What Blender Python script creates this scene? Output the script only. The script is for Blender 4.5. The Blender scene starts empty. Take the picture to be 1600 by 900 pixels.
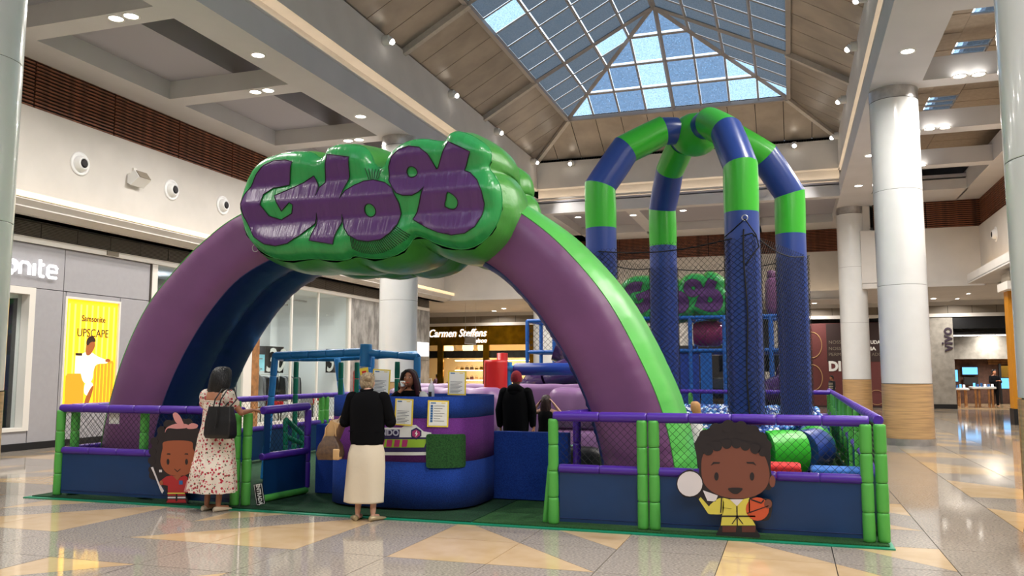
import bpy, bmesh, math, random
from math import sin, cos, pi, radians, sqrt, atan2, hypot
from mathutils import Vector, Matrix
from mathutils.geometry import delaunay_2d_cdt
random.seed(7)
C = bpy.context.scene.collection
# ---------------- camera ----------------
CAM_H, FPX, YAW, PITCH = 1.6, 1308.6, radians(18.28), radians(5.826)
cam = bpy.data.cameras.new('camera'); cam.sensor_width = 36.0; cam.lens = 36.0*FPX/1600
cam.clip_start = .05; cam.clip_end = 300
co = bpy.data.objects.new('camera', cam); C.objects.link(co)
co.location = (0, 0, CAM_H); co.rotation_euler = (pi/2+PITCH, 0, YAW)
bpy.context.scene.camera = co
# ---------------- world / exposure ----------------
sc = bpy.context.scene
w = bpy.data.worlds.new('sky'); sc.world = w; w.use_nodes = True
bg = w.node_tree.nodes['Background']; bg.inputs[0].default_value = (.68, .79, .92, 1); bg.inputs[1].default_value = 2.8
sc.view_settings.view_transform = 'Standard'; sc.view_settings.look = 'None'
sc.view_settings.exposure = 0.14; sc.view_settings.gamma = 1
LAMP = 1.0      # strength of every lamp in the building
# ---------------- measuring helpers: a sight line met with a real plane ----------------
_W = Vector((-sin(YAW)*cos(PITCH), cos(YAW)*cos(PITCH), sin(PITCH))); _R = Vector((cos(YAW), sin(YAW), 0)); _U = _R.cross(_W)
def ray(x, y): return _W+_R*((x-800)/FPX)+_U*((450-y)/FPX)
def onY(x, y, Y): d = ray(x, y); return Vector((0, 0, CAM_H))+d*(Y/d.y)
def onX(x, y, X): d = ray(x, y); return Vector((0, 0, CAM_H))+d*(X/d.x)
def onZ(x, y, z=0): d = ray(x, y); return Vector((0, 0, CAM_H))+d*((z-CAM_H)/d.z)
# ---------------- materials ----------------
def lin(c):
    return tuple((v/255/12.92 if v/255 <= .04045 else ((v/255+.055)/1.055)**2.4) for v in c)+(1,)
M = {}
def mat(name, rgb, rough=.5, metal=0, var=0, scale=8, bump=0, bscale=30, stretch=(1, 1, 1), emit=None, es=1, coat=0, alpha=1, spec=.5, rgb2=None, sheen=0):
    m = bpy.data.materials.new(name); m.use_nodes = True; nt = m.node_tree; b = nt.nodes['Principled BSDF']
    b.inputs['Base Color'].default_value = lin(rgb); b.inputs['Roughness'].default_value = rough; b.inputs['Metallic'].default_value = metal
    b.inputs['Coat Weight'].default_value = coat; b.inputs['Alpha'].default_value = alpha; b.inputs['Specular IOR Level'].default_value = spec
    b.inputs['Sheen Weight'].default_value = sheen
    tc = nt.nodes.new('ShaderNodeTexCoord'); mp = nt.nodes.new('ShaderNodeMapping'); nt.links.new(tc.outputs['Object'], mp.inputs[0]); mp.inputs['Scale'].default_value = stretch
    if var or rgb2:
        n = nt.nodes.new('ShaderNodeTexNoise'); n.inputs['Scale'].default_value = scale; n.inputs['Detail'].default_value = 6; nt.links.new(mp.outputs[0], n.inputs[0])
        mx = nt.nodes.new('ShaderNodeMix'); mx.data_type = 'RGBA'
        r = nt.nodes.new('ShaderNodeMapRange'); r.inputs[1].default_value = .35; r.inputs[2].default_value = .65
        nt.links.new(n.outputs[0], r.inputs[0]); nt.links.new(r.outputs[0], mx.inputs[0])
        a = rgb; c = rgb2 or tuple(max(0, v*(1-var)) for v in rgb)
        mx.inputs[6].default_value = lin(a); mx.inputs[7].default_value = lin(c); nt.links.new(mx.outputs[2], b.inputs['Base Color'])
    if bump:
        n2 = nt.nodes.new('ShaderNodeTexNoise'); n2.inputs['Scale'].default_value = bscale; n2.inputs['Detail'].default_value = 4; nt.links.new(mp.outputs[0], n2.inputs[0])
        bp = nt.nodes.new('ShaderNodeBump'); bp.inputs['Strength'].default_value = bump; bp.inputs['Distance'].default_value = .02
        nt.links.new(n2.outputs[0], bp.inputs['Height']); nt.links.new(bp.outputs[0], b.inputs['Normal'])
    if emit: b.inputs['Emission Color'].default_value = lin(emit); b.inputs['Emission Strength'].default_value = es
    M[name] = m; return m
mat('plaster', (208, 203, 197), .75, var=.03, scale=1.5)
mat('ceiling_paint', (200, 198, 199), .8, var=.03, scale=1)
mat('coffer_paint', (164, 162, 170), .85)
mat('slat_wood', (158, 96, 66), .55, var=.5, scale=5, stretch=(1, 1, 9))
mat('slat_back', (14, 9, 8), .9)
mat('column_paint', (228, 229, 228), .22, coat=.5, var=.02, scale=2)
mat('column_wood', (205, 166, 116), .4, var=.16, scale=1.6, stretch=(1, 1, 26), coat=.2)
mat('steel', (205, 203, 200), .38, 1, var=.1, scale=6)
mat('dark_steel', (40, 38, 40), .4, .8)
mat('roof_panel', (168, 158, 146), .36, .5, var=.12, scale=1.2, stretch=(1, 1, 1))
mat('roof_beam', (186, 178, 168), .5, .1, var=.06)
mat('glazing_bar', (158, 150, 145), .5, .1)
mat('coffer_metal', (158, 142, 124), .6, .1, var=.08)
mat('light_disc', (255, 255, 255), .5, emit=(255, 250, 240), es=14)
mat('cove_light', (255, 220, 180), .5, emit=(255, 232, 200), es=7)
mat('cove_warm', (255, 220, 180), .5, emit=(255, 204, 120), es=6); mat('lip_glow', (255, 235, 200), .5, emit=(255, 226, 170), es=.62)  # second material: glow put into the ledge lip itself, no lamp behind it
mat('light_trim', (225, 222, 215), .4)
mat('granite', (186, 174, 160), .065, rgb2=(126, 118, 110), scale=42, stretch=(1, 2.4, 1), spec=.5)
mat('beige_stone', (208, 180, 142), .065, rgb2=(196, 166, 124), scale=3, spec=.5)
mat('grout', (58, 52, 48), .6)
mat('grey_panel', (162, 160, 164), .5, var=.02)
mat('white_trim', (225, 220, 212), .5)
mat('black', (14, 14, 16), .45)
mat('shop_dark', (26, 22, 22), .6)
mat('grille', (128, 118, 104), .6)
mat('grille_dark', (70, 62, 54), .7)
mat('marble', (120, 118, 116), .25, rgb2=(168, 166, 162), scale=3.5, stretch=(1, 1, .6))
mat('gold', (190, 138, 26), .12, .9, var=.25, scale=2)
mat('brass', (196, 150, 60), .25, .9)
mat('shop_white', (232, 236, 238), .6)
mat('shop_wood', (170, 118, 70), .6, var=.25, scale=6)
mat('burgundy', (104, 50, 48), .6, var=.04)
mat('dark_brown', (52, 34, 32), .6)
mat('concrete', (150, 144, 134), .8, var=.14, scale=4)
mat('vinyl_blue', (15, 58, 106), .34, bump=.12, bscale=3, var=.08, scale=2)
mat('foam_purple', (78, 40, 156), .36, bump=.1, bscale=14)
mat('foam_green', (88, 178, 76), .42, bump=.1, bscale=14)
mat('foam_sky', (52, 146, 216), .4, bump=.1, bscale=14)
mat('foam_teal', (14, 134, 100), .42, bump=.1, bscale=14)
mat('net_black', (14, 14, 16), .8)
mat('turf_green', (26, 84, 46), .95, rgb2=(14, 52, 30), scale=60, bump=.9, bscale=220)
mat('turf_bright', (52, 112, 50), .95, rgb2=(30, 76, 34), scale=70, bump=.9, bscale=220)
mat('carpet_blue', (26, 76, 176), .95, rgb2=(16, 54, 140), scale=90, bump=.8, bscale=200)
mat('carpet_purple', (128, 54, 150), .95, rgb2=(104, 42, 128), scale=90, bump=.8, bscale=200)
mat('pvc_purple', (118, 72, 116), .36, bump=.35, bscale=2.2, var=.05, scale=2)
mat('pvc_green', (86, 186, 78), .33, bump=.3, bscale=3, var=.05, scale=2)
mat('pvc_navy', (26, 44, 98), .36, bump=.3, bscale=3)
mat('sign_green', (52, 162, 84), .26, bump=.4, bscale=4, stretch=(5, 1, .8), var=.06, scale=2)
mat('sign_purple', (92, 52, 112), .28, bump=.35, bscale=4, stretch=(6, 1, .7), var=.04, scale=2)
mat('sign_side', (74, 158, 62), .3, bump=.5, bscale=4, var=.08, scale=2)
mat('sign_line', (18, 22, 24), .5)
mat('tube_green', (54, 176, 44), .3, bump=.12, bscale=3)
mat('tube_blue', (40, 66, 138), .3, bump=.12, bscale=3)
mat('lilac', (150, 110, 158), .38, bump=.3, bscale=3, var=.05, scale=2)
mat('red_vinyl', (206, 36, 34), .35, bump=.1, bscale=6)
mat('red_plush', (196, 30, 30), .8, bump=.4, bscale=40)
mat('blue_plush', (32, 96, 176), .8, bump=.4, bscale=40)
mat('navy_vinyl', (30, 62, 150), .35)
mat('slide_purple', (58, 34, 84), .16, coat=.5)
mat('slide_pink', (156, 44, 104), .16, coat=.5)
mat('white_plastic', (235, 235, 235), .35)
mat('paper', (238, 238, 232), .8)
mat('paper_yellow', (236, 208, 70), .7)
mat('ink', (70, 74, 84), .8); mat('ink_blue', (50, 104, 160), .8); mat('ink_black', (24, 22, 22), .8)
mat('skin_tan', (176, 124, 94), .5); mat('skin_light', (206, 158, 134), .5); mat('skin_brown', (176, 118, 86), .5); mat('skin_deep', (116, 68, 46), .5)
mat('hair_black', (10, 8, 9), .42, bump=.6, bscale=20, stretch=(6, 6, .7)); mat('hair_brown', (48, 28, 22), .45, bump=.6, bscale=20, stretch=(6, 6, .7))
mat('hair_grey', (190, 170, 136), .55, rgb2=(130, 112, 90), scale=30, stretch=(2, 2, 1), bump=.6, bscale=40); mat('hair_blond', (190, 140, 84), .5, bump=.6, bscale=20, stretch=(6, 6, .7))
mat('hair_red', (60, 20, 28), .4, bump=.5, bscale=20, stretch=(6, 6, .7))
mat('cloth_black', (9, 9, 12), .95, bump=.25, bscale=8, spec=.15); mat('cloth_cream', (222, 208, 184), .8, bump=.3, bscale=5); mat('cloth_white', (226, 224, 220), .85)
mat('leather_black', (14, 14, 15), .42, bump=.15, bscale=20); mat('leather_brown', (72, 50, 36), .5, rgb2=(96, 70, 44), scale=30); mat('leather_tan', (198, 158, 108), .5)
mat('sandal', (206, 188, 160), .6); mat('shoe_gold', (176, 158, 122), .35, .3)
mat('cap_red', (132, 22, 36), .9, bump=.5, bscale=60)
mat('clear_plastic', (210, 222, 228), .1, alpha=.55)
mat('screen', (40, 60, 90), .3, emit=(110, 190, 255), es=1.6)
mat('sign_white', (255, 255, 255), .5, emit=(255, 255, 255), es=1.0)
mat('cyan_glow', (150, 215, 225), .6, emit=(150, 225, 235), es=.55)  # soft glow put into panel surfaces for the cyan-lit areas of the shop
mat('mint', (150, 206, 170), .5); mat('tower_blue', (24, 92, 176), .4, bump=.1, bscale=14)
mat('ink_violet', (42, 30, 84), .6); mat('lime', (150, 190, 50), .6); mat('ink_magenta', (176, 48, 110), .6); mat('ink_pale', (190, 190, 210), .6); mat('ball_blue', (24, 74, 160), .35); mat('ball_white', (226, 232, 238), .35); mat('ball_sky', (70, 140, 206), .35)
mat('mint', (150, 206, 170), .5); mat('tower_blue', (24, 92, 176), .4, bump=.1, bscale=14)
mat('grey_cloth', (150, 152, 156), .9); mat('dark_cloth', (44, 46, 52), .9)
mat('car_paint', (10, 12, 14), .12, coat=.6); mat('car_glass', (40, 50, 60), .1)
mat('shop_warm', (236, 216, 176), .6); mat('crystal', (255, 235, 200), .3, emit=(255, 225, 170), es=2.2); mat('brick_brown', (104, 74, 62), .8, var=.2, scale=6); mat('ink_dark', (44, 30, 44), .5); mat('amber', (196, 130, 18), .4)
def glass(name, tint, fac):
    m = bpy.data.materials.new(name); m.use_nodes = True; nt = m.node_tree; nt.nodes.clear()
    o = nt.nodes.new('ShaderNodeOutputMaterial'); t = nt.nodes.new('ShaderNodeBsdfTransparent'); g = nt.nodes.new('ShaderNodeBsdfGlossy'); mx = nt.nodes.new('ShaderNodeMixShader')
    t.inputs[0].default_value = lin(tint); g.inputs['Roughness'].default_value = .03; mx.inputs[0].default_value = fac
    nt.links.new(t.outputs[0], mx.inputs[1]); nt.links.new(g.outputs[0], mx.inputs[2]); nt.links.new(mx.outputs[0], o.inputs[0]); M[name] = m
glass('shop_glass', (244, 248, 248), .07)
mat('sky_pane', (90, 104, 124), .3, emit=(110, 130, 165), es=.55)
def skyglass(name, tint, dirt, mixf):
    m = bpy.data.materials.new(name); m.use_nodes = True; nt = m.node_tree; nt.nodes.clear()
    o = nt.nodes.new('ShaderNodeOutputMaterial'); t = nt.nodes.new('ShaderNodeBsdfTransparent'); d = nt.nodes.new('ShaderNodeBsdfTranslucent'); d2 = nt.nodes.new('ShaderNodeBsdfDiffuse')
    mx = nt.nodes.new('ShaderNodeMixShader'); mx2 = nt.nodes.new('ShaderNodeMixShader')
    tc = nt.nodes.new('ShaderNodeTexCoord'); n = nt.nodes.new('ShaderNodeTexNoise'); n.inputs['Scale'].default_value = 22; n.inputs['Detail'].default_value = 8
    nt.links.new(tc.outputs['Object'], n.inputs[0]); r = nt.nodes.new('ShaderNodeMapRange'); r.inputs[1].default_value = .3; r.inputs[2].default_value = .7; r.inputs[3].default_value = mixf-.18; r.inputs[4].default_value = mixf+.18
    nt.links.new(n.outputs[0], r.inputs[0]); nt.links.new(r.outputs[0], mx.inputs[0])
    t.inputs[0].default_value = lin(tint); d.inputs[0].default_value = lin(dirt); d2.inputs[0].default_value = lin(dirt); mx2.inputs[0].default_value = .5
    nt.links.new(d.outputs[0], mx2.inputs[1]); nt.links.new(d2.outputs[0], mx2.inputs[2])
    nt.links.new(t.outputs[0], mx.inputs[1]); nt.links.new(mx2.outputs[0], mx.inputs[2]); nt.links.new(mx.outputs[0], o.inputs[0]); M[name] = m
skyglass('roof_glass', (150, 164, 176), (150, 156, 160), .72)
skyglass('roof_glass_clear', (215, 232, 245), (150, 160, 170), .3)
skyglass('roof_glass_rear', (190, 212, 232), (140, 150, 160), .55)
def floral():
    m = mat('floral', (226, 214, 196), .85); nt = m.node_tree; b = nt.nodes['Principled BSDF']
    tc = nt.nodes.new('ShaderNodeTexCoord'); last = lin((228, 214, 196))
    prev = None
    for sc_, off, col, th in ((24, (0, 0, 0), (176, 40, 56), .34), (27, (3, 1, 2), (74, 92, 60), .22), (30, (5, 7, 1), (222, 120, 130), .24)):
        v = nt.nodes.new('ShaderNodeTexVoronoi'); v.inputs['Scale'].default_value = sc_
        mp = nt.nodes.new('ShaderNodeMapping'); mp.inputs['Location'].default_value = off
        nt.links.new(tc.outputs['Object'], mp.inputs[0]); nt.links.new(mp.outputs[0], v.inputs[0])
        lt = nt.nodes.new('ShaderNodeMath'); lt.operation = 'LESS_THAN'; lt.inputs[1].default_value = th; nt.links.new(v.outputs['Distance'], lt.inputs[0])
        mx = nt.nodes.new('ShaderNodeMix'); mx.data_type = 'RGBA'; nt.links.new(lt.outputs[0], mx.inputs[0]); mx.inputs[7].default_value = lin(col)
        if prev: nt.links.new(prev, mx.inputs[6])
        else: mx.inputs[6].default_value = last
        prev = mx.outputs[2]
    nt.links.new(prev, b.inputs['Base Color'])
floral()
# ---------------- mesh helpers ----------------
class MB:
    def __init__(s): s.v = []; s.f = []; s.sm = []
    def add(s, vs, fs, smooth=False):
        o = len(s.v); s.v += [tuple(v) for v in vs]; s.f += [tuple(i+o for i in f) for f in fs]; s.sm += [smooth]*len(fs); return s
    def box(s, a, b):
        x0, y0, z0 = a; x1, y1, z1 = b
        return s.add([(x0, y0, z0), (x1, y0, z0), (x1, y1, z0), (x0, y1, z0), (x0, y0, z1), (x1, y0, z1), (x1, y1, z1), (x0, y1, z1)],
                     [(0, 3, 2, 1), (4, 5, 6, 7), (0, 1, 5, 4), (1, 2, 6, 5), (2, 3, 7, 6), (3, 0, 4, 7)])
    def tube(s, pts, r, n=8, caps=True, smooth=True, closed=False):
        pts = [Vector(p) for p in pts]; k = len(pts); rr = r if isinstance(r, (list, tuple)) else [r]*k
        vs = []; ref = None
        for i, p in enumerate(pts):
            if closed: t = pts[(i+1) % k]-pts[i-1]
            else: t = pts[min(i+1, k-1)]-pts[max(i-1, 0)]
            t.normalize()
            if ref is None:
                ref = Vector((0, 0, 1)) if abs(t.z) < .9 else Vector((1, 0, 0))
            a = ref-t*ref.dot(t); a.normalize(); ref = a; b = t.cross(a)
            vs += [p+(a*cos(2*pi*j/n)+b*sin(2*pi*j/n))*rr[i] for j in range(n)]
        fs = []
        for i in range(k if closed else k-1):
            i2 = (i+1) % k
            for j in range(n): fs.append((i*n+j, i*n+(j+1) % n, i2*n+(j+1) % n, i2*n+j))
        s.add(vs, fs, smooth)
        if caps and not closed:
            s.add(vs[:n], [tuple(range(n))[::-1]]); s.add(vs[-n:], [tuple(range(n))])
        return s
    def loft(s, rings, caps=True, smooth=True):
        n = len(rings[0]); vs = [v for r in rings for v in r]; fs = []
        for i in range(len(rings)-1):
            for j in range(n): fs.append((i*n+j, i*n+(j+1) % n, (i+1)*n+(j+1) % n, (i+1)*n+j))
        s.add(vs, fs, smooth)
        if caps: s.add(rings[0], [tuple(range(n))[::-1]], smooth); s.add(rings[-1], [tuple(range(n))], smooth)
        return s
    def ball(s, c, r, nu=12, nv=8):
        rx, ry, rz = r if isinstance(r, (tuple, list)) else (r, r, r)
        rings = []
        for i in range(1, nv):
            a = pi*i/nv; rings.append([(c[0]+rx*sin(a)*cos(2*pi*j/nu), c[1]+ry*sin(a)*sin(2*pi*j/nu), c[2]-rz*cos(a)) for j in range(nu)])
        s.loft(rings, caps=False)
        o = len(s.v); s.v += [(c[0], c[1], c[2]-rz), (c[0], c[1], c[2]+rz)]
        b = o-nu*(nv-1)
        for j in range(nu):
            s.f.append((o, b+(j+1) % nu, b+j)); s.f.append((o+1, o-nu+j, o-nu+(j+1) % nu)); s.sm += [True, True]
        return s
    def lathe(s, c, prof, n=24, caps=True):
        return s.loft([[(c[0]+r*cos(2*pi*j/n), c[1]+r*sin(2*pi*j/n), c[2]+z) for j in range(n)] for r, z in prof], caps)
    def prism(s, poly, d, axis='y', a=0):      # outline in (u, z), pushed from a to a+d along the axis
        n = len(poly)
        if axis == 'y': A = [(u, a, z) for u, z in poly]; B = [(u, a+d, z) for u, z in poly]
        elif axis == 'x': A = [(a, u, z) for u, z in poly]; B = [(a+d, u, z) for u, z in poly]
        else: A = [(u, z, a) for u, z in poly]; B = [(u, z, a+d) for u, z in poly]
        return s.add(A+B, [tuple(range(n))[::-1], tuple(range(n, 2*n))]+[(i, (i+1) % n, n+(i+1) % n, n+i) for i in range(n)])
    def mesh(s, name, m=None):
        me = bpy.data.meshes.new(name); me.from_pydata(s.v, [], s.f); me.polygons.foreach_set('use_smooth', s.sm); me.update()
        if m: me.materials.append(M[m])
        return me
    def obj(s, name, m, parent=None, loc=None):
        o = bpy.data.objects.new(name, s.mesh(name, m)); C.objects.link(o)
        if parent is not None: o.parent = parent
        if loc is not None: o.location = loc
        return o
def fixn(o):
    bm = bmesh.new(); bm.from_mesh(o.data); bmesh.ops.recalc_face_normals(bm, faces=bm.faces[:]); bm.to_mesh(o.data); bm.free(); return o
def inst(me, name, parent=None, loc=(0, 0, 0), rot=None):
    o = bpy.data.objects.new(name, me); C.objects.link(o); o.location = loc
    if rot: o.rotation_euler = rot
    if parent is not None: o.parent = parent
    return o
def thing(name, label, cat, loc=(0, 0, 0), group=None, rz=0):
    o = bpy.data.objects.new(name, None); o.empty_display_size = .2; C.objects.link(o); o.location = loc; o.rotation_euler = (0, 0, rz)
    o['label'] = label; o['category'] = cat
    if group: o['group'] = group
    return o
def tag(o, label, cat, group=None):
    o['label'] = label; o['category'] = cat
    if group: o['group'] = group
    return o
def st(o): o['kind'] = 'structure'; return o
def stuff(o): o['kind'] = 'stuff'; return o
def bx(name, a, b, m, parent=None): return MB().box(a, b).obj(name, m, parent)
def sbx(name, a, b, m, parent=None): return st(bx(name, a, b, m, parent))
def bevel(o, w=.01, seg=2):
    bm = bmesh.new(); bm.from_mesh(o.data); bmesh.ops.bevel(bm, geom=bm.edges[:], offset=w, segments=seg, affect='EDGES', profile=.6)
    for f in bm.faces: f.smooth = True
    bm.to_mesh(o.data); bm.free(); return o
def inpoly(p, poly):
    x, y = p; c = False; j = len(poly)-1
    for i in range(len(poly)):
        xi, yi = poly[i]; xj, yj = poly[j]
        if (yi > y) != (yj > y) and x < (xj-xi)*(y-yi)/(yj-yi)+xi: c = not c
        j = i
    return c
def seglen(p, a, b):
    ax, ay = a; bx_, by = b; dx = bx_-ax; dy = by-ay; t = max(0, min(1, ((p[0]-ax)*dx+(p[1]-ay)*dy)/(dx*dx+dy*dy+1e-12)))
    return hypot(p[0]-ax-t*dx, p[1]-ay-t*dy)
def smoothpoly(poly, it=2):        # corner cutting
    for _ in range(it):
        q = []
        for i in range(len(poly)):
            a = poly[i]; b = poly[(i+1) % len(poly)]
            q += [(a[0]*.75+b[0]*.25, a[1]*.75+b[1]*.25), (a[0]*.25+b[0]*.75, a[1]*.25+b[1]*.75)]
        poly = q
    return poly
def catmull(poly, n=4, closed=True):
    out = []; k = len(poly)
    for i in range(k if closed else k-1):
        p = [Vector(poly[(i+d) % k] if closed else poly[max(0, min(k-1, i+d))]) for d in (-1, 0, 1, 2)]
        for j in range(n):
            t = j/n; out.append(tuple(.5*((2*p[1])+(p[2]-p[0])*t+(2*p[0]-5*p[1]+4*p[2]-p[3])*t*t+(3*p[1]-p[0]-3*p[2]+p[3])*t**3)))
    if not closed: out.append(tuple(poly[-1]))
    return out
def textmesh(body, size, name, m, depth=.01, parent=None, bold=0, shear=0, spacing=1.0, align='CENTER'):
    cu = bpy.data.curves.new(name, 'FONT'); cu.body = body; cu.size = size; cu.extrude = depth; cu.align_x = align; cu.align_y = 'CENTER'
    cu.offset = bold; cu.shear = shear; cu.space_character = spacing; cu.resolution_u = 3
    t = bpy.data.objects.new(name, cu); C.objects.link(t); dg = bpy.context.evaluated_depsgraph_get(); me = bpy.data.meshes.new_from_object(t.evaluated_get(dg))
    bpy.data.objects.remove(t); me.materials.clear(); me.materials.append(M[m]); me.name = name
    o = bpy.data.objects.new(name, me); C.objects.link(o)
    if parent is not None: o.parent = parent
    return o
# ================= FLOOR =================
T = .933; X0 = -3.42; Y0 = 6.83
floor = sbx('floor', (-40, -14, -.3), (34, 75, -.012), 'grout')
g = .004
def tri_mesh(pts, m):
    n = len(pts)
    return MB().add([(x, y, 0) for x, y in pts]+[(x, y, -.014) for x, y in pts], [tuple(range(n))]+[(i, n+i, n+(i+1) % n, (i+1) % n) for i in range(n)]).mesh('tile', m)
a0, a1 = g, T-g
SQ = [(a0, a0), (a1, a0), (a1, a1), (a0, a1)]
LL = [(a0, a0), (a1-.003, a0), (a0, a1-.003)]; UR = [(a1, a0+.003), (a1, a1), (a0+.003, a1)]
LR = [(a0+.003, a0), (a1, a0), (a1, a1-.003)]; UL = [(a0, a0+.003), (a1-.003, a1), (a0, a1)]
TM = {('sq', 'g'): tri_mesh(SQ, 'granite'), ('sq', 'b'): tri_mesh(SQ, 'beige_stone')}
for k, P in (('LL', LL), ('UR', UR), ('LR', LR), ('UL', UL)):
    TM[(k, 'g')] = tri_mesh(P, 'granite'); TM[(k, 'b')] = tri_mesh(P, 'beige_stone')
def cell(i, j):           # which stone pieces fill the square in column i, row j
    mir = i < 0
    if mir: i = -2-i      # the pattern mirrors about the aisle's middle column
    if i < 0: return [('sq', 'g')]
    i %= 3; j %= 3
    if (i, j) == (0, 0): return [('sq', 'b')]
    if (i, j) in ((1, 0), (0, 1)): return [('LR', 'b'), ('UL', 'g')] if mir else [('LL', 'b'), ('UR', 'g')]
    if (i, j) == (1, 1): return [('LR', 'g'), ('UL', 'b')] if mir else [('LL', 'g'), ('UR', 'b')]
    return [('sq', 'g')]
cells = [(i, j) for i in range(-30, 34) for j in range(-18, 60)]
cells.sort(key=lambda c: hypot(X0+(c[0]+.5)*T, Y0+(c[1]+.5)*T))
def vis(i, j):
    x = X0+(i+.5)*T; y = Y0+(j+.5)*T
    if y < 6 or (-9.6 < x < .9 and 9.3 < y < 24.5): return False
    b = math.degrees(atan2(x, y))+18.28
    return -33 < b < 33
cnt = 0; farv = {'g': MB(), 'b': MB()}
SH = {'sq': SQ, 'LL': LL, 'UR': UR, 'LR': LR, 'UL': UL}
for i, j in cells:
    for k, c in cell(i, j):
        x = X0+i*T; y = Y0+j*T
        if cnt < 290 and vis(i, j):
            inst(TM[(k, c)], 'tile', floor, (x, y, 0)); cnt += 1
        else:
            P = SH[k]; farv[c].add([(x+u, y+v, 0) for u, v in P], [tuple(range(len(P)))])
stuff(farv['g'].obj('paving', 'granite', floor)); stuff(farv['b'].obj('paving', 'beige_stone', floor))
# ================= COLUMNS =================
def column(x, y, label, top=8.23):
    t = thing('column', label, 'column', (x, y, 0), 'round white columns along the void')
    r = .53
    for k in range(2):
        a = pi*k
        MB().loft([[((r+.004)*cos(a+pi*j/24+.003), (r+.004)*sin(a+pi*j/24+.003), z) for j in range(24)]+[((r-.03)*cos(a+pi*j/24), (r-.03)*sin(a+pi*j/24), z) for j in range(23, -1, -1)] for z in (.13, 1.36)]).obj('wood_cladding', 'column_wood', t)
    MB().lathe((0, 0, 0), [(r+.02, 0), (r+.02, .15)], 40, caps=False).obj('base_ring', 'steel', t)
    zs = [1.37, 3.6, 5.8, top-.28]
    for a, b in zip(zs, zs[1:]): MB().lathe((0, 0, 0), [(r-.006, a+.003), (r-.006, a+.0031), (r, a+.008), (r, a+.012), (r, a+.03), (r, b-.03), (r, b-.012), (r, b-.008), (r-.006, b-.0031), (r-.006, b-.003)], 48, caps=False).obj('shaft_section', 'column_paint', t)
    MB().lathe((0, 0, 0), [(r-.03, .1), (r-.03, top-.2)], 40).obj('core', 'grille_dark', t)
    MB().lathe((0, 0, 0), [(r+.004, top-.275), (r+.004, top-.002)], 48, caps=False).obj('collar', 'steel', t)
column(2.55, 8.95, 'white round column with wood-clad foot at the right edge, nearest')
column(2.52, 21.1, 'thick white round column right of the play area, in front of the maroon hoarding')
column(2.5, 35.9, 'white round column farther back, left of the thick one beside the fence')
column(-10.3, 8.15, 'white column at the left edge beside the grey luggage shop')
column(-10.3, 21.1, 'white column with steel collar behind the inflatable sign')
column(-10.3, 35.9, 'far white column seen under the arch beside the gold shop front')
# ================= GALLERY CEILINGS =================
def cb(a, b, m='ceiling_paint', n='ceiling'): return sbx(n, a, b, m)
YB = [3.0, 7.4, 11.83, 16.17, 20.57, 24.85, 29.2]; BW = .54
YN, YF = -10, 33.2
# left gallery
cb((-10.77, YN, 8.23), (-9.86, YF+7.6, 8.83)); cb((-15.05, YN, 8.23), (-14.1, YF+7.6, 8.9))
for y in YB: cb((-14.1, y, 8.23), (-10.77, y+BW, 8.67))
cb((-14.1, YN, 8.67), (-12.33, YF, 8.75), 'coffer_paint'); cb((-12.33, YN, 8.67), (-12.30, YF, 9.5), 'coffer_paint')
# right gallery
cb((1.98, YN, 8.23), (3.07, YF+7.6, 8.83)); cb((6.25, YN, 8.23), (7.1, YF+2.2, 8.9))
for y in YB: cb((3.07, y-.1, 8.23), (6.25, y+BW-.1, 8.75))
# metal soffit seen through the open coffers
for side, xa, xb in (('l', -12.33, -10.77), ('r', 3.07, 6.25)):
    if side == 'l': s = sbx('ceiling', (xa-.2, YN, 9.42), (xb+.2, YF, 9.5), 'coffer_metal')
    else: s = sbx('ceiling', (xa-.2, YN, 9.42), (4.0, YF, 9.5), 'coffer_metal'); sbx('ceiling', (4.75, YN, 9.42), (xb+.9, YF, 9.5), 'coffer_metal')
    y = YN
    while y < YF:
        for u0, u1 in (((xa, xb),) if side == 'l' else ((xa, 4.0), (4.75, xb))):
            bx('roof_panel', (u0+.01, y+.01, 9.38), (u1-.01, y+1.07, 9.42), 'coffer_metal', s)
        y += 1.1
# sky strips high in the right gallery
wn = st(bpy.data.objects.new('window_2', None)); C.objects.link(wn)
for y in (14.2, 18.0, 21.4, 25.6):
    for k in range(4): bx('pane', (4.04, y+.05+k*.46, 9.40), (4.71, y+.44+k*.46, 9.41), 'roof_glass_clear', wn)
    for k in range(5): bx('mullion', (4.0, y-.0+k*.46, 9.38), (4.75, y+.05+k*.46, 9.44), 'glazing_bar', wn)
yy = YN
for y in (14.2, 18.0, 21.4, 25.6, YF):
    bx('roof_panel', (4.0, yy, 9.39), (4.75, y, 9.45), 'coffer_metal', s); yy = y+1.9
# rear gallery
cb((-9.86, YF, 8.23), (1.98, YF+.45, 8.7)); 
for xx in (-9.86, -6.2, -1.6): cb((xx, YF+.45, 8.23), (xx+.55, 40.8, 8.6))
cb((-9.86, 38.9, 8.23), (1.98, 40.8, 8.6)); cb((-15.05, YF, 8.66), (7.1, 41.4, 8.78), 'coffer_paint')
cb((-14.1, YF, 8.23), (-10.77, 41, 8.6)); cb((3.07, YF, 8.23), (6.3, 41, 8.6))
cb((-9.86, YF+.45, 8.6), (1.98, 41, 8.66), 'coffer_paint')
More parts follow.
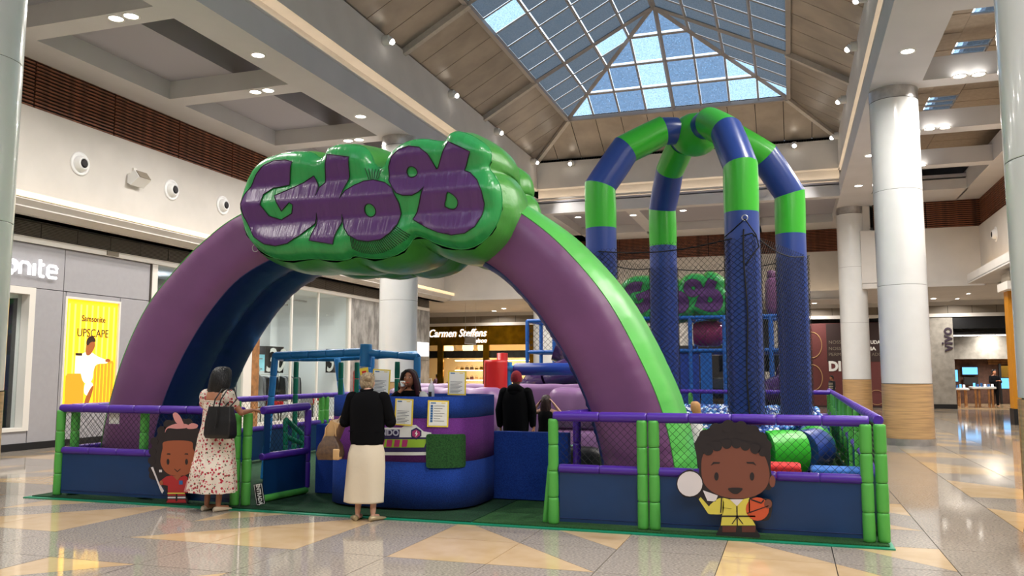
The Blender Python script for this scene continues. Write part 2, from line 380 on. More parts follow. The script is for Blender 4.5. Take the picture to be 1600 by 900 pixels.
# ================= VOID WALLS: fascia, glowing cove, upper wall =================
def void_wall(name, axis, c, out, a, b):
    # c: plane of the face; out: direction away from the void
    def q(n, o0, o1, z0, z1, m):
        lo, hi = sorted((c+out*o0, c+out*o1))
        return sbx(n, (lo, a, z0), (hi, b, z1), m) if axis == 'x' else sbx(n, (a, lo, z0), (b, hi, z1), m)
    q(name, -.006, .12, 8.832, 8.90, 'plaster')                 # lip
    q('cove', .34, .40, 8.70, 9.32, 'plaster')              # lit back of the cove
    q('cove_lamp', .15, .2, 8.903, 8.923, 'cove_light')
    q(name, .0, .40, 9.30, 10.48, 'plaster')                # upper wall
void_wall('wall_left_upper', 'x', -9.86, -1, YN, YF+.4)
void_wall('wall_right_upper', 'x', 1.98, 1, YN, YF+.4)
void_wall('wall_back_upper', 'y', YF, 1, -9.9, 2.02)
# ================= ROOF =================
XL, XR, XM, ZE = -9.95, 2.08, -3.93, 10.5
BXL, BXR, BYF, BZ = -8.0, .24, 31.3, 11.62
YA, ZA = 26.77, 13.74
roof = sbx('ceiling', (XL-.5, YN, ZE-.06), (XL-.1, YF+.5, ZE+.1), 'roof_beam')
def slabq(p, m, name, parent, t=.03, kind=None):
    n = (Vector(p[1])-Vector(p[0])).cross(Vector(p[2])-Vector(p[0])).normalized()
    if n.z < 0: n = -n
    k = len(p); mb = MB().add([tuple(Vector(v)) for v in p]+[tuple(Vector(v)+n*t) for v in p], [tuple(range(k)), tuple(range(k, 2*k))[::-1]]+[(i, k+i, k+(i+1) % k, (i+1) % k) for i in range(k)])
    o = fixn(mb.obj(name, m, parent))
    if kind: o['kind'] = kind
    return o
YW = 1.09
back = MB()
for sgn, xe, xb in ((-1, XL, BXL), (1, XR, BXR)):
    dy = (YF+.08-BYF)
    y = BYF-YW
    # corner bay pieces are cut by the hip
    def ylim(x): f = (x-xe)/(xb-xe); return YF+.08-f*dy
    p = [(xe, y+.01, ZE), (xe, ylim(xe)-.03, ZE), (xb, BYF-.03, BZ), (xb, y+.01, BZ)]
    ys = [BYF-YW*k for k in range(0, 38)]
    pc = [(xe, BYF+.01, ZE), (xe, YF+.04, ZE), (xb, BYF+.01, BZ)]
    slabq([(xe, BYF+.92, ZE), (xe, YF+.04, ZE), (xb+(xe-xb)*.5, BYF+.92, ZE+(BZ-ZE)*.5)], 'roof_panel', 'roof_panel', roof)
    slabq([(xe, BYF+.01, ZE), (xe, BYF+.9, ZE), (xb+(xe-xb)*.48, BYF+.9, ZE+(BZ-ZE)*.52), (xb, BYF+.01, BZ)], 'roof_panel', 'roof_panel', roof)
    for ya in ys: slabq([(xe, ya-YW+.012, ZE), (xe, ya-.012, ZE), (xb, ya-.012, BZ), (xb, ya-YW+.012, BZ)], 'roof_panel', 'roof_panel', roof)
xs = [XL+(XR-XL)*k/12 for k in range(13)]
def zrear(y): return ZE+(YF+.08-y)/(YF+.08-BYF)*(BZ-ZE)
for a, b in zip(xs, xs[1:]):
    def yt(x):
        if x < BXL: return YF+.08-(x-XL)/(BXL-XL)*(YF+.08-BYF)
        if x > BXR: return YF+.08-(XR-x)/(XR-BXR)*(YF+.08-BYF)
        return BYF
    P = [(a+.012, YF+.08), (b-.012, YF+.08)]
    P += [(b-.012, yt(b-.012))]
    for bxx in (BXR, BXL):
        if a < bxx < b: P.append((bxx, BYF))
    P += [(a+.012, yt(a+.012))]
    P = [(x, y, zrear(y)) for x, y in P]
    slabq(P, 'roof_panel', 'roof_panel', roof)
# dark backing above the joints
st(MB().add([(XL, YN, ZE+.07), (XL, YF+.1, ZE+.07), (BXL, BYF, BZ+.07), (BXL, YN, BZ+.07), (XR, YN, ZE+.07), (XR, YF+.1, ZE+.07), (BXR, BYF, BZ+.07), (BXR, YN, BZ+.07)],
   [(0, 1, 2, 3), (4, 7, 6, 5), (1, 5, 6, 2)]).obj('ceiling', 'slat_back'))
# skylight: panes between bars
sky = sbx('window_1', (BXL-.09, -9.9, BZ-.12), (BXL+.05, BYF+.05, BZ+.02), 'glazing_bar')
bx('sill', (BXR-.05, -9.9, BZ-.12), (BXR+.09, BYF+.05, BZ+.02), 'glazing_bar', sky); bx('sill', (BXL-.09, BYF-.05, BZ-.12), (BXR+.09, BYF+.09, BZ+.02), 'glazing_bar', sky)
def bar(p, q, r, name='mullion', m='glazing_bar'): return MB().tube([p, q], r, 4, smooth=False).obj(name, m, sky)
def clip(poly, nx, ny, c):       # keep nx*x+ny*y <= c
    out = []
    for i in range(len(poly)):
        a = poly[i]; b = poly[(i+1) % len(poly)]; da = nx*a[0]+ny*a[1]-c; db = nx*b[0]+ny*b[1]-c
        if da <= 0: out.append(a)
        if da*db < 0: t = da/(da-db); out.append((a[0]+t*(b[0]-a[0]), a[1]+t*(b[1]-a[1])))
    return out
rows = 4; DY = YA-BYF
for sgn, xb in ((-1, BXL), (1, BXR)):
    for rw in range(rows):
        f0, f1 = rw/rows, (rw+1)/rows
        k = 0; y = BYF
        while y > 1.0:
            ya, yb = y-YW, y
            # (f, y) polygon clipped by the hip: y <= BYF + f*DY
            P = clip([(f0+.012, ya+.03), (f1-.012, ya+.03), (f1-.012, yb-.03), (f0+.012, yb-.03)], -DY, 1, BYF-.04)
            if len(P) > 2:
                P3 = [(xb+(XM-xb)*f, yy, BZ+(ZA-BZ)*f) for f, yy in P]
                slabq(P3, 'roof_glass' if random.random() > .04 else 'roof_glass_clear', 'pane', sky, .01)
            y -= YW
    for rw in range(1, rows):
        f = rw/rows; bar((xb+(XM-xb)*f, -9, BZ+(ZA-BZ)*f-.04), (xb+(XM-xb)*f, BYF+DY*f, BZ+(ZA-BZ)*f-.04), .05)
    k = 0; y = BYF
    while y > 1.0:
        f = min(1, (y-BYF)/DY) if y > YA else 1
        if f > .01: bar((xb, y, BZ-.02), (xb+(XM-xb)*f, y, BZ+(ZA-BZ)*f-.02), .028)
        y -= YW
    bar((xb, BYF, BZ-.04), (XM, YA, ZA-.05), .09, 'hip_beam')
for a in range(8):
    x0 = BXL+(BXR-BXL)*a/8; x1 = BXL+(BXR-BXL)*(a+1)/8
    for rw in range(rows):
        f0, f1 = rw/rows, (rw+1)/rows
        P = clip([(x0+.045, f0+.02), (x1-.045, f0+.02), (x1-.045, f1-.02), (x0+.045, f1-.02)], -1, XM-BXL, -BXL-.08)
        P = clip(P, 1, BXR-XM, BXR-.08) if P else P
        if len(P) > 2:
            slabq([(x, BYF+DY*f, BZ+(ZA-BZ)*f) for x, f in P], 'roof_glass_clear' if (a, rw) in ((3, 0), (3, 1), (6, 0), (7, 0), (6, 1), (0, 0), (3, 2)) else 'roof_glass_rear', 'pane', sky, .01)
    if 0 < a < 8:
        f = (x0-BXL)/(XM-BXL) if x0 < XM else (BXR-x0)/(BXR-XM)
        f = min(1, f); bar((x0, BYF, BZ-.02), (x0, BYF+DY*f, BZ+(ZA-BZ)*f-.03), .075 if a == 4 else .04)
for rw in range(1, rows):
    f = rw/rows; bar((BXL+(XM-BXL)*f, BYF+DY*f, BZ+(ZA-BZ)*f-.03), (BXR+(XM-BXR)*f, BYF+DY*f, BZ+(ZA-BZ)*f-.03), .05)
bar((XM, -9, ZA-.05), (XM, YA, ZA-.05), .1, 'ridge_beam')
# ribs under the metal slope, running on under the glass at the apex
def sbeam(p, q, wd=.09, h=.16):
    p = Vector(p); q = Vector(q); d = (q-p).normalized(); s_ = Vector((-d.y, d.x, 0)).normalized()*wd; u = s_.cross(d).normalized()
    if u.z < 0: u = -u
    return MB().loft([[P+s_, P-s_, P-s_-u*h, P+s_-u*h] for P in (p, q)], smooth=False).obj('roof_beam', 'roof_beam', roof)
for y in (YA, 20.35, 13.9, 7.5):
    for xe, xb in ((XL, BXL), (XR, BXR)):
        sbeam((xe, y, ZE), (xb, y, BZ)); bar((xb, y, BZ-.04), (XM, y, ZA-.06), .075, 'rafter')
for xe, xb in ((XL, BXL), (XR, BXR)): sbeam((xe, YF+.08, ZE), (xb, BYF, BZ), .08)
# eave gutters
for xx in (XL, XR-.0): sbx('trim_1', (xx-.06, YN, ZE-.09), (xx+.06, YF, ZE), 'dark_steel')
sbx('trim_2', (XL, YF, ZE-.09), (XR, YF+.12, ZE), 'dark_steel')
st(MB().add([(XL-.4, YN, 8), (XR+.4, YN, 8), (XR+.4, YN, ZE), (XM, YN, ZA+.3), (XL-.4, YN, ZE)], [(0, 1, 2, 3, 4)]).obj('wall_front_gable', 'plaster'))
# ================= SLATTED TIMBER BANDS =================
def slat_band(name, axis, c, out, a, b, z0, z1, bay, n=15):
    lo, hi = sorted((c+out*.05, c+out*.1))
    w_ = sbx(name, (lo, a, z0), (hi, b, z1), 'slat_back') if axis == 'x' else sbx(name, (a, lo, z0), (b, hi, z1), 'slat_back')
    nb = max(1, round((b-a)/bay)); L = (b-a)/nb; p = (z1-z0)/n
    me = (MB().box((0, .02, 0), (.04, L-.02, p*.52)) if axis == 'x' else MB().box((.02, 0, 0), (L-.02, .04, p*.52))).mesh('slat', 'slat_wood')
    for i in range(nb):
        if axis == 'x' and a+i*L < 7: continue
        for k in range(n):
            z = z0+p*(k+.24); s0 = min(c, c+out*.04)
            inst(me, 'slat', w_, (s0, a+i*L, z) if axis == 'x' else (a+i*L, s0, z))
slat_band('wall_left_slats', 'x', -15.05, -1, -8.99, 35.45, 7.19, 8.36, 2.17)
slat_band('wall_back_slats', 'y', 40.8, 1, -10.0, 2.9, 7.19, 8.3, 2.2)
slat_band('wall_back_slats', 'y', 35.45, 1, 3.3, 7.1, 7.19, 8.36, 1.8)
slat_band('wall_right_slats', 'x', 7.05, 1, 26.7, 35.45, 7.19, 8.36, 2.17, 15)
# white upper gallery walls with ledge, glowing cove and fascia
sbx('wall_left', (-15.3, YN, 5.45), (-15.0, 35.6, 7.19), 'plaster')
sbx('wall_left', (-15.6, YN, 8.36), (-15.06, 35.6, 8.9), 'plaster')
sbx('wall_left_ledge', (-14.56, YN, 5.14), (-14.5, 35.45, 5.26), 'lip_glow')  # lip given its own glow for the bright band along the ledge
st(fixn(MB().prism([(-14.52, 5.14), (-14.52, 5.10), (-14.62, 4.98), (-14.95, 4.86), (-15.3, 4.86), (-15.3, 4.95), (-14.98, 4.97), (-14.7, 5.06), (-14.58, 5.14)], 35.45-YN, 'y', YN).obj('wall_left_ledge', 'plaster')))
sbx('wall_left_ledge', (-14.99, YN, 4.96), (-14.6, 35.4, 4.985), 'plaster')
sbx('cove_lamp', (-14.74, YN, 4.99), (-14.68, 35.3, 5.03), 'cove_warm')
sbx('wall_left', (-15.6, YN, 4.87), (-15.0, 35.44, 5.45), 'plaster'); sbx('wall_right', (7.0, YN, 4.97), (7.3, 35.44, 5.4), 'plaster')
sbx('wall_back', (-10, 40.8, 5.0), (2.9, 41.0, 7.19), 'plaster')
sbx('wall_back', (-15.3, 35.45, 5.1), (-10, 35.7, 7.19), 'plaster'); sbx('wall_back', (-15.3, 35.7, 5.1), (-15.1, 41, 7.19), 'plaster')
sbx('wall_back', (-15.3, 35.5, 7.19), (-10, 35.7, 8.9), 'plaster')
sbx('wall_back', (-10.2, 35.7, 5.0), (-10.0, 41, 8.6), 'plaster'); sbx('wall_back', (2.9, 35.6, 5.0), (3.2, 41, 8.6), 'plaster')
sbx('wall_back', (2.8, 35.3, 5.12), (3.45, 35.65, 7.19), 'plaster'); sbx('wall_back', (3.4, 35.45, 5.1), (7.2, 35.65, 7.19), 'plaster')
sbx('wall_right', (7.0, YN, 5.4), (7.3, 35.6, 7.19), 'plaster'); sbx('wall_right', (7.0, YN, 7.19), (7.3, 26.7, 8.9), 'plaster')
sbx('wall_right_ledge', (6.35, YN, 4.95), (6.45, 34.6, 5.25), 'plaster'); sbx('wall_right_ledge', (6.35, YN, 4.9), (7.3, 34.6, 4.97), 'plaster')
sbx('cove_lamp', (6.55, YN, 5.0), (6.61, 34.4, 5.04), 'cove_warm')
# ledges of the rear gallery
sbx('wall_back_ledge', (-9.9, 39.9, 4.95), (2.8, 40.0, 5.3), 'plaster'); sbx('cove_lamp', (-9.8, 40.15, 5.0), (2.8, 40.2, 5.04), 'cove_light')
sbx('wall_back_ledge', (-9.9, 39.9, 4.9), (2.8, 40.9, 4.97), 'plaster')
sbx('wall_back_ledge', (-15.0, 35.3, 4.9), (-9.9, 43, 5.1), 'plaster'); sbx('wall_back_ledge', (2.8, 35.3, 4.9), (7.1, 43.2, 5.1), 'plaster'); sbx('wall_back_ledge', (-9.9, 40.9, 4.9), (2.8, 43.2, 5.1), 'plaster')
sbx('ceiling', (-30, 35.3, 4.95), (-15, 43.2, 5.15), 'plaster'); sbx('ceiling', (7.1, 35.3, 4.95), (20, 43.2, 5.15), 'plaster')
# end walls behind the camera and beyond the shops
sbx('wall_front', (-15.6, YN-.3, 0), (12, YN, 10.5), 'plaster')
sbx('wall_left_far', (-26, 36, 0), (-25.8, 43, 5), 'plaster')

# outer building shell round the galleries and shops
for a, b in (((-27, YN, 10.6), (-10.3, 52, 10.8)), ((2.35, YN, 10.6), (3.85, 52, 10.8)), ((4.9, YN, 10.6), (20.5, 52, 10.8)), ((-10.3, YF+.35, 10.6), (2.35, 52, 10.8)), ((3.85, YF, 10.6), (4.9, 52, 10.8))): sbx('ceiling_outer', a, b, 'coffer_paint')
sbx('wall_left_outer', (-27.2, YN, 0), (-27, 52, 10.6), 'plaster'); sbx('wall_right_outer', (20.5, YN, 0), (20.7, 52, 10.6), 'plaster'); sbx('wall_back_outer', (-27, 52, 0), (20.5, 52.2, 10.6), 'plaster')
# ================= LAMPS =================
def lamp(kind, loc, power, parent=None, size=.16, aim=None, color=(1, .95, .89), cone=100, blend=.6, spread=160):
    l = bpy.data.lights.new('lamp', kind); l.energy = power*LAMP; l.color = color
    if kind == 'AREA': l.shape = 'DISK'; l.size = size; l.spread = radians(spread)
    if kind == 'SPOT': l.spot_size = radians(cone); l.spot_blend = blend; l.shadow_soft_size = size
    o = bpy.data.objects.new('lamp', l); C.objects.link(o); o.location = loc
    if aim is not None: o.rotation_euler = (Vector(aim)-Vector(loc)).to_track_quat('-Z', 'Y').to_euler()
    if parent is not None: o.parent = parent
    return o
DL_T = MB().lathe((0, 0, 0), [(.16, 0), (.165, -.012), (.13, -.012), (.12, .004)], 24, caps=False).mesh('trim_ring', 'light_trim')
DL_D = MB().lathe((0, 0, 0), [(.125, -.004), (.125, .002)], 24).mesh('diffuser', 'light_disc')
def downlight(x, y, z, label, grp, power, s=1.0):
    t = thing('ceiling_downlight', label, 'light', (x, y, z-.002), grp)
    for me, n in ((DL_T, 'trim_ring'), (DL_D, 'diffuser')): inst(me, n, t).scale = (s, s, 1)
    lamp('AREA', (0, 0, -.03), power, t, .22)
    return t
PW = 130
for y in (-3.3, 1.1, 5.5, 10.0, 14.42, 18.85, 23.2, 27.6):
    lab = {14.42: 'downlight in the left beam, nearest of those in view', 18.85: 'downlight in the left beam just above the inflatable sign'}.get(y, 'round downlight along the left beam, out of view or behind the sign')
    downlight(-10.36, y, 8.23, lab, 'downlights in the left beam', PW)
for y in (0.7, 5.1, 9.6, 14.0, 18.45, 22.9, 27.23, 31.58):
    lab = {18.45: 'bright downlight in the right beam before the thick column', 27.23: 'downlight in the right beam just left of the thick column', 31.58: 'downlight in the right beam above the farther right column', 22.9: 'downlight in the right beam hidden by the thick column'}.get(y, 'round downlight along the right beam, beyond the top of the view')
    downlight(2.52, y, 8.23, lab, 'downlights in the right beam', PW)
for yb in YB:
    if yb < 20 and yb > 11 or yb > 20:
        for x, w2 in ((-11.8, 'left'), (-11.45, 'right')):
            nm = {11.83: 'nearest left gallery crossbeam', 16.17: 'second left gallery crossbeam', 20.57: 'third left gallery crossbeam, above the sign'}.get(yb, 'far left gallery crossbeam')
            downlight(x, yb+.2, 8.23, '%s one of the downlight pair in the %s' % (w2, nm), 'downlight pairs in the crossbeams', PW*.7)
    for x, w2 in ((3.82, 'left'), (4.2, 'right')):
        nm = {20.57: 'crossbeam beside the thick column top', 24.85: 'crossbeam behind the thick column', 29.2: 'farthest right crossbeam'}.get(yb, 'right gallery crossbeam above the view')
        downlight(x, yb-.15, 8.23, '%s one of the downlight pair in the %s' % (w2, nm), 'downlight pairs in the crossbeams', PW*.7)
for x, y, lab in ((-8.37, 34.3, 'leftmost'), (-6.06, 34.6, 'middle'), (-3.94, 34.2, 'rightmost')):
    downlight(x, y, 8.225, lab+' downlight in the far gallery ceiling', 'downlights in the far gallery', PW*.8)
for x, y, lab in ((-15.04, 39.4, 'left downlight over the gold shop front'), (-14.8, 41.8, 'middle downlight over the gold shop front'), (-13.79, 40.4, 'right downlight over the gold shop front'), (6.13, 40.9, 'left downlight over the phone shop front'), (7.2, 41.9, 'middle downlight over the phone shop front'), (7.2, 39.4, 'right downlight over the phone shop front'), (1.19, 41.9, 'downlight over the maroon hoarding'), (-6, 41.5, 'downlight over the passage behind the play tower')):
    downlight(x, y, 4.895 if -15 < x < 7.1 else 4.945, lab, 'downlights in the low rear ceiling', 70, .9)
# spotlights at the top of the void walls
def eyespot(x, y, z, nx, label, ny=0):
    t = thing('wall_spotlight', label, 'spotlight', (x, y, z), 'spotlights along the top of the void')
    d = Vector((nx, ny, 0))
    MB().tube([Vector((0, 0, 0)), d*.16], .13, 14).obj('housing', 'light_trim', t)
    MB().tube([d*.16, d*.24+Vector((0, 0, -.06))], [.1, .085], 12).obj('spot_head', 'white_plastic', t)
    MB().ball(d*.25+Vector((0, 0, -.07)), .07, 10, 6).obj('bulb', 'light_disc', t)
    lamp('SPOT', d*.4+Vector((0, 0, -.12)), 800, t, .06, aim=d*4.2+Vector((0, 0, -8)), cone=62, color=(1, .96, .91))
for y, lab in ((-2, None), (3, None), (9.5, None), (14.5, None), (19.1, 'nearest spotlight high on the left void wall'), (23.6, 'second spotlight high on the left void wall'), (27.9, 'third spotlight high on the left void wall, above the sign'), (32.4, 'spotlight at the far left corner of the void')):
    eyespot(-9.86, y, 10.3, 1, lab or 'spotlight high on the left void wall, above the view')
for y, lab in ((-2, None), (3, None), (9.5, None), (15, None), (20.3, None), (23.4, 'nearest spotlight high on the right void wall'), (28.0, 'second spotlight high on the right void wall'), (32.3, 'spotlight at the far right corner of the void')):
    eyespot(1.98, y, 10.3, -1, lab or 'spotlight high on the right void wall, above the view')
for x, lab in ((-8.36, 'bright flood lamp on the far void wall, left of the arches'), (.43, 'bright flood lamp on the far void wall, right of the arches')):
    eyespot(x, 33.2, 10.28, 0, lab, -1)
# ================= LEFT WALL FITTINGS =================
def jet(x, y, z, nx, label):
    t = thing('air_nozzle', label, 'air vent', (x, y, z), 'round air nozzles on the gallery walls'); t.rotation_euler = (0, pi/2*nx, 0)
    MB().lathe((0, 0, 0), [(.27, 0), (.27, .015), (.22, .03), (.2, .01)], 28).obj('flange', 'white_plastic', t)
    MB().lathe((0, 0, 0), [(.19, 0), (.18, .06), (.14, .12), (.12, .14), (.1, .1)], 24).obj('ball_nozzle', 'white_plastic', t)
    MB().lathe((0, 0, 0), [(.1, .13), (.07, .145)], 20).obj('opening', 'dark_steel', t)
for (px, py), lab in zip(((125, 256), (268, 297), (348, 321)), ('nearest round white air nozzle on the left gallery wall', 'middle round air nozzle on the left gallery wall', 'farthest round air nozzle on the left wall, beside the sign')):
    p = onX(px, py, -15.0); jet(p.x, p.y, p.z, 1, lab)
for (px, py), lab in zip(((1556, 366), (1584, 350)), ('round air nozzle on the right gallery wall near its far corner', 'round air nozzle on the right gallery wall beside the edge column')):
    p = onX(px, py, 7.0); jet(p.x, p.y, p.z, -1, lab)
t = thing('wall_speaker', 'small wedge-shaped white loudspeaker between the air nozzles on the left wall', 'speaker', (-14.98, 16.07, 6.26))
MB().prism([(0, .12), (.2, .2), (.34, .02), (.1, -.16), (0, -.1)], .42, 'y', -.2).obj('cabinet', 'white_plastic', t); MB().box((-.02, -.05, -.05), (.04, .05, .3)).obj('bracket', 'light_trim', t)
MB().loft([[(.205+a, -.17, .195-b), (.205+a, .19, .195-b), (.345+a, .19, .02-b), (.345+a, -.17, .02-b)] for a, b in ((0, 0), (.01, -.008))], smooth=False).obj('speaker_grille', 'grille', t)
# ================= LEFT SHOP ROW =================
XS = -15.3
sg = sbx('wall_left_grille', (XS-.1, 5, 4.5), (XS-.02, 34.4, 4.86), 'grille_dark')
louv = MB().box((0, .01, 0), (.03, .96, .3)).mesh('grille_panel', 'grille')
for k in range(30):
    y = 5+k*.98
    me = louv; inst(me, 'grille_panel', sg, (XS-.03, y, 4.53))
stuff(MB().obj('louvre', 'grille_dark', sg)) if False else None
lv = MB()
for k in range(9): lv.box((XS, 5, 4.55+k*.033), (XS+.012, 34.4, 4.562+k*.033))
stuff(lv.obj('louvre', 'grille_dark', sg))
sbx('trim_3', (XS-.1, 5, 4.37), (XS+.05, 34.4, 4.5), 'white_trim'); sbx('ceiling', (-15.4, YN, 4.86), (-14.9, 35.4, 4.9), 'plaster')
sbx('wall_left_lower', (-15.8, YN, 0), (XS, 11.2, 4.5), 'grey_panel')
tg = bx('unit_number_plate', (XS+.05, 15.62, 4.39), (XS+.07, 15.98, 4.49), 'grille'); tag(tg, 'tiny shop number plate on the trim above the grey shop', 'sign')
s1 = thing('luggage_shop', 'pale grey panelled shop front with yellow poster on the left wall', 'shop front', (XS, 11.2, 0))
def L1(n, a, b, m, p=None): return bx(n, (a[0]-XS, a[1]-11.2, a[2]), (b[0]-XS, b[1]-11.2, b[2]), m, p or s1)
for y0, y1, z0, z1 in ((13.75, 14.48, .15, 3.42), (14.49, 14.56, .15, 3.42), (16.17, 17.12, .15, 3.42), (14.57, 16.16, .15, .77), (11.2, 13.74, .15, .4), (11.2, 14.48, 3.43, 4.36), (14.49, 17.12, 3.43, 4.36), (14.57, 16.16, 3.32, 3.42)):
    L1('facade_panel', (XS-.1, y0+.006, z0), (XS, y1-.006, z1-.006), 'grey_panel')
L1('backing', (XS-.16, 13.76, .1), (XS-.102, 17.1, 4.36), 'grille_dark'); L1('skirting', (XS-.1, 11.2, 0), (XS+.01, 17.12, .15), 'black')
wf = L1('window_frame', (XS-.3, 13.6, .4), (XS+.03, 13.75, 3.42), 'white_trim'); L1('frame_foot', (XS-.3, 11.2, .4), (XS+.03, 13.6, .47), 'white_trim'); L1('frame_head', (XS-.3, 11.2, 3.27), (XS+.03, 13.6, 3.42), 'white_trim')
L1('window_pane', (XS-.2, 11.2, .47), (XS-.19, 13.6, 3.27), 'shop_glass')
L1('window_interior', (XS-2.2, 11.2, .1), (XS-2.1, 13.7, 3.4), 'shop_dark'); L1('window_ceiling', (XS-2.2, 11.2, 3.2), (XS-.3, 13.7, 3.3), 'shop_white'); L1('window_side', (XS-2.1, 13.62, .1), (XS-.3, 13.7, 3.3), 'shop_dark'); L1('display_floor', (XS-2.2, 11.2, .05), (XS-.2, 13.7, .45), 'shop_dark')
lamp('AREA', (XS-1, 12.6, 3.1), 25, None, .4)
for k, (y, z) in enumerate(((12.9, .45), (13.3, .45), (12.5, .45))):
    t = thing('suitcase', ('upright dark suitcase in the left shop window, %s' % ('second from its right jamb', 'nearest its right jamb', 'farthest from its right jamb')[k]), 'suitcase', (XS-.9, y, z+.0), 'suitcases in the left shop window')
    bevel(bx('shell', (-.15, -.19, .05), (.15, .19, .66+.1*k), 'dark_cloth', t), .05, 3); MB().tube([(0, -.1, .6), (0, -.1, .9+.1*k), (0, .1, .9+.1*k), (0, .1, .6)], .012, 6).obj('pull_handle', 'steel', t)
    for sx in (-.1, .1): MB().ball((sx, .12, .03), .03, 8, 6).obj('wheel', 'black', t)
# illuminated letters
t = thing('shop_sign_letters', 'glowing white rounded shop lettering on the grey front, partly behind the column', 'sign', (XS+.06, 0, 0))
pa = onX(31, 428, XS+.06); pb = onX(88, 440, XS+.06); XH = onX(60, 413, XS+.06).z-onX(60, 431.5, XS+.06).z; zb = onX(60, 433.5, XS+.06).z+.03
GL = {'s': (.8, [[(.95, .92), (.25, 1), (.02, .76), (.2, .55), (.8, .47), (1, .24), (.78, .0), (.05, .05)]]), 'a': (.9, [[(.08, .95), (.75, 1), (1, .8), (1, 0)], [(1, .52), (.25, .52), (0, .26), (.25, 0), (1, 0)]]),
      'm': (1.5, [[(0, 0), (0, 1)], [(0, .8), (.2, 1), (.4, 1), (.5, .8), (.5, 0)], [(.5, .8), (.7, 1), (.88, 1), (1, .8), (1, 0)]]), 'n': (.9, [[(0, 0), (0, .8), (.2, 1), (.75, 1), (1, .78), (1, 0)]]), 'i': (.12, [[(.5, 0), (.5, 1.0)]]),
      't': (.5, [[(.2, 1.4), (.2, .22), (.4, 0), (1, 0)], [(.2, 1), (.95, 1)]]), 'e': (.95, [[(.02, .5), (1, .5), (1, .8), (.8, 1), (.2, 1), (0, .8), (0, .2), (.2, 0), (.95, 0)]])}
def strokes(word, y0, y1):
    tot = sum(GL[c][0] for c in word)+.42*(len(word)-1); u = (y1-y0)/tot; y = y0
    for c in word:
        w_, ss = GL[c]
        for q in ss: 
            MB().tube([(0, y+px_*w_*u, zb+pz_*XH) for px_, pz_ in q], .034, 8).obj('letter_stroke', 'sign_white', t)
        y += (w_+.42)*u
ln = pb.y-pa.y
strokes('nite', pa.y, pb.y); strokes('sams', pa.y-ln*1.75, pa.y-ln*.52)
for r_, a0 in ((.5, 0), (.32, 3)): MB().tube([(0, pa.y-ln*.2+XH*r_*cos(a*pi/12+a0), zb+XH*.5+XH*r_*1.1*sin(a*pi/12+a0)) for a in range(19)], .034, 8).obj('ring_letter', 'sign_white', t)
# poster
t = thing('poster_lightbox', 'tall backlit yellow poster with a seated man and suitcases', 'poster', (XS, 14.6, .8))
W_, H_ = 1.53, 2.47
mat('poster_yellow', (250, 190, 30), .5, emit=(255, 186, 22), es=1.25); mat('poster_pale', (255, 220, 90), .5, emit=(255, 216, 84), es=1.3); mat('poster_orange', (240, 140, 30), .5, emit=(240, 134, 26), es=.9)
mat('poster_white', (250, 236, 200), .5, emit=(255, 238, 196), es=1.2); mat('poster_skin', (150, 84, 40), .5, emit=(150, 74, 30), es=.6); mat('poster_dark', (50, 26, 12), .6)
bx('frame', (-.08, -.05, -.05), (.02, 0, H_+.05), 'white_trim', t); bx('frame', (-.08, W_, -.05), (.02, W_+.05, H_+.05), 'white_trim', t); bx('frame', (-.08, 0, H_), (.02, W_, H_+.05), 'white_trim', t); bx('frame', (-.08, 0, -.05), (.02, W_, 0), 'white_trim', t)
bx('backlit_print', (-.06, 0, 0), (-.03, W_, H_), 'poster_yellow', t)
def flat(name, poly, m, d=.004, x=-.03): return MB().prism(poly, d, 'x', x).obj(name, m, t)
for k in range(9): flat('printed_curtain_fold', [(.08+k*.165, .75), (.13+k*.165, .75), (.13+k*.165, H_-.1), (.08+k*.165, H_-.1)], 'poster_pale', .002)
flat('printed_floor', [(0, 0), (W_, 0), (W_, .12), (0, .12)], 'poster_orange', .003)
cas1 = [(.1, .02), (.62, .02), (.62, .75), (.58, .8), (.14, .8), (.1, .75)]; flat('printed_suitcase', cas1, 'poster_orange')
cas2 = [(.9, .02), (1.48, .02), (1.48, 1.05), (1.44, 1.1), (.94, 1.1), (.9, 1.05)]; flat('printed_suitcase', cas2, 'poster_orange')
for k in range(5): flat('printed_rib', [(.96+k*.105, .05), (.98+k*.105, .05), (.98+k*.105, 1.04), (.96+k*.105, 1.04)], 'poster_yellow', .006)
flat('printed_jacket', smoothpoly([(.62, .55), (.5, .8), (.46, 1.15), (.55, 1.28), (.78, 1.3), (.95, 1.2), (1.2, 1.13), (1.3, 1.1), (1.28, 1.03), (1.0, 1.03), (.88, .95), (.86, .6)]), 'poster_white', .006)
flat('printed_small_case', [(.34, .8), (.52, .8), (.52, 1.22), (.34, 1.22)], 'poster_white', .007); flat('printed_case_top', [(.34, 1.2), (.52, 1.2), (.52, 1.26), (.34, 1.26)], 'poster_dark', .008)
flat('printed_trousers', smoothpoly([(.62, .3), (.86, .3), (.9, .6), (.64, .62)]), 'poster_white', .007); flat('printed_leg', smoothpoly([(.64, .05), (.76, .05), (.9, .45), (.88, .56), (.7, .3)]), 'poster_skin', .008)
flat('printed_head', smoothpoly([(.62, 1.22), (.74, 1.2), (.88, 1.4), (.88, 1.52), (.78, 1.6), (.66, 1.56), (.62, 1.4)]), 'poster_skin', .008)
flat('printed_hair', smoothpoly([(.62, 1.5), (.66, 1.62), (.78, 1.68), (.88, 1.6), (.9, 1.52), (.76, 1.54), (.66, 1.42)]), 'poster_dark', .01)
flat('printed_hand', smoothpoly([(1.18, 1.08), (1.34, 1.06), (1.38, 1.12), (1.26, 1.16)]), 'poster_skin', .01)
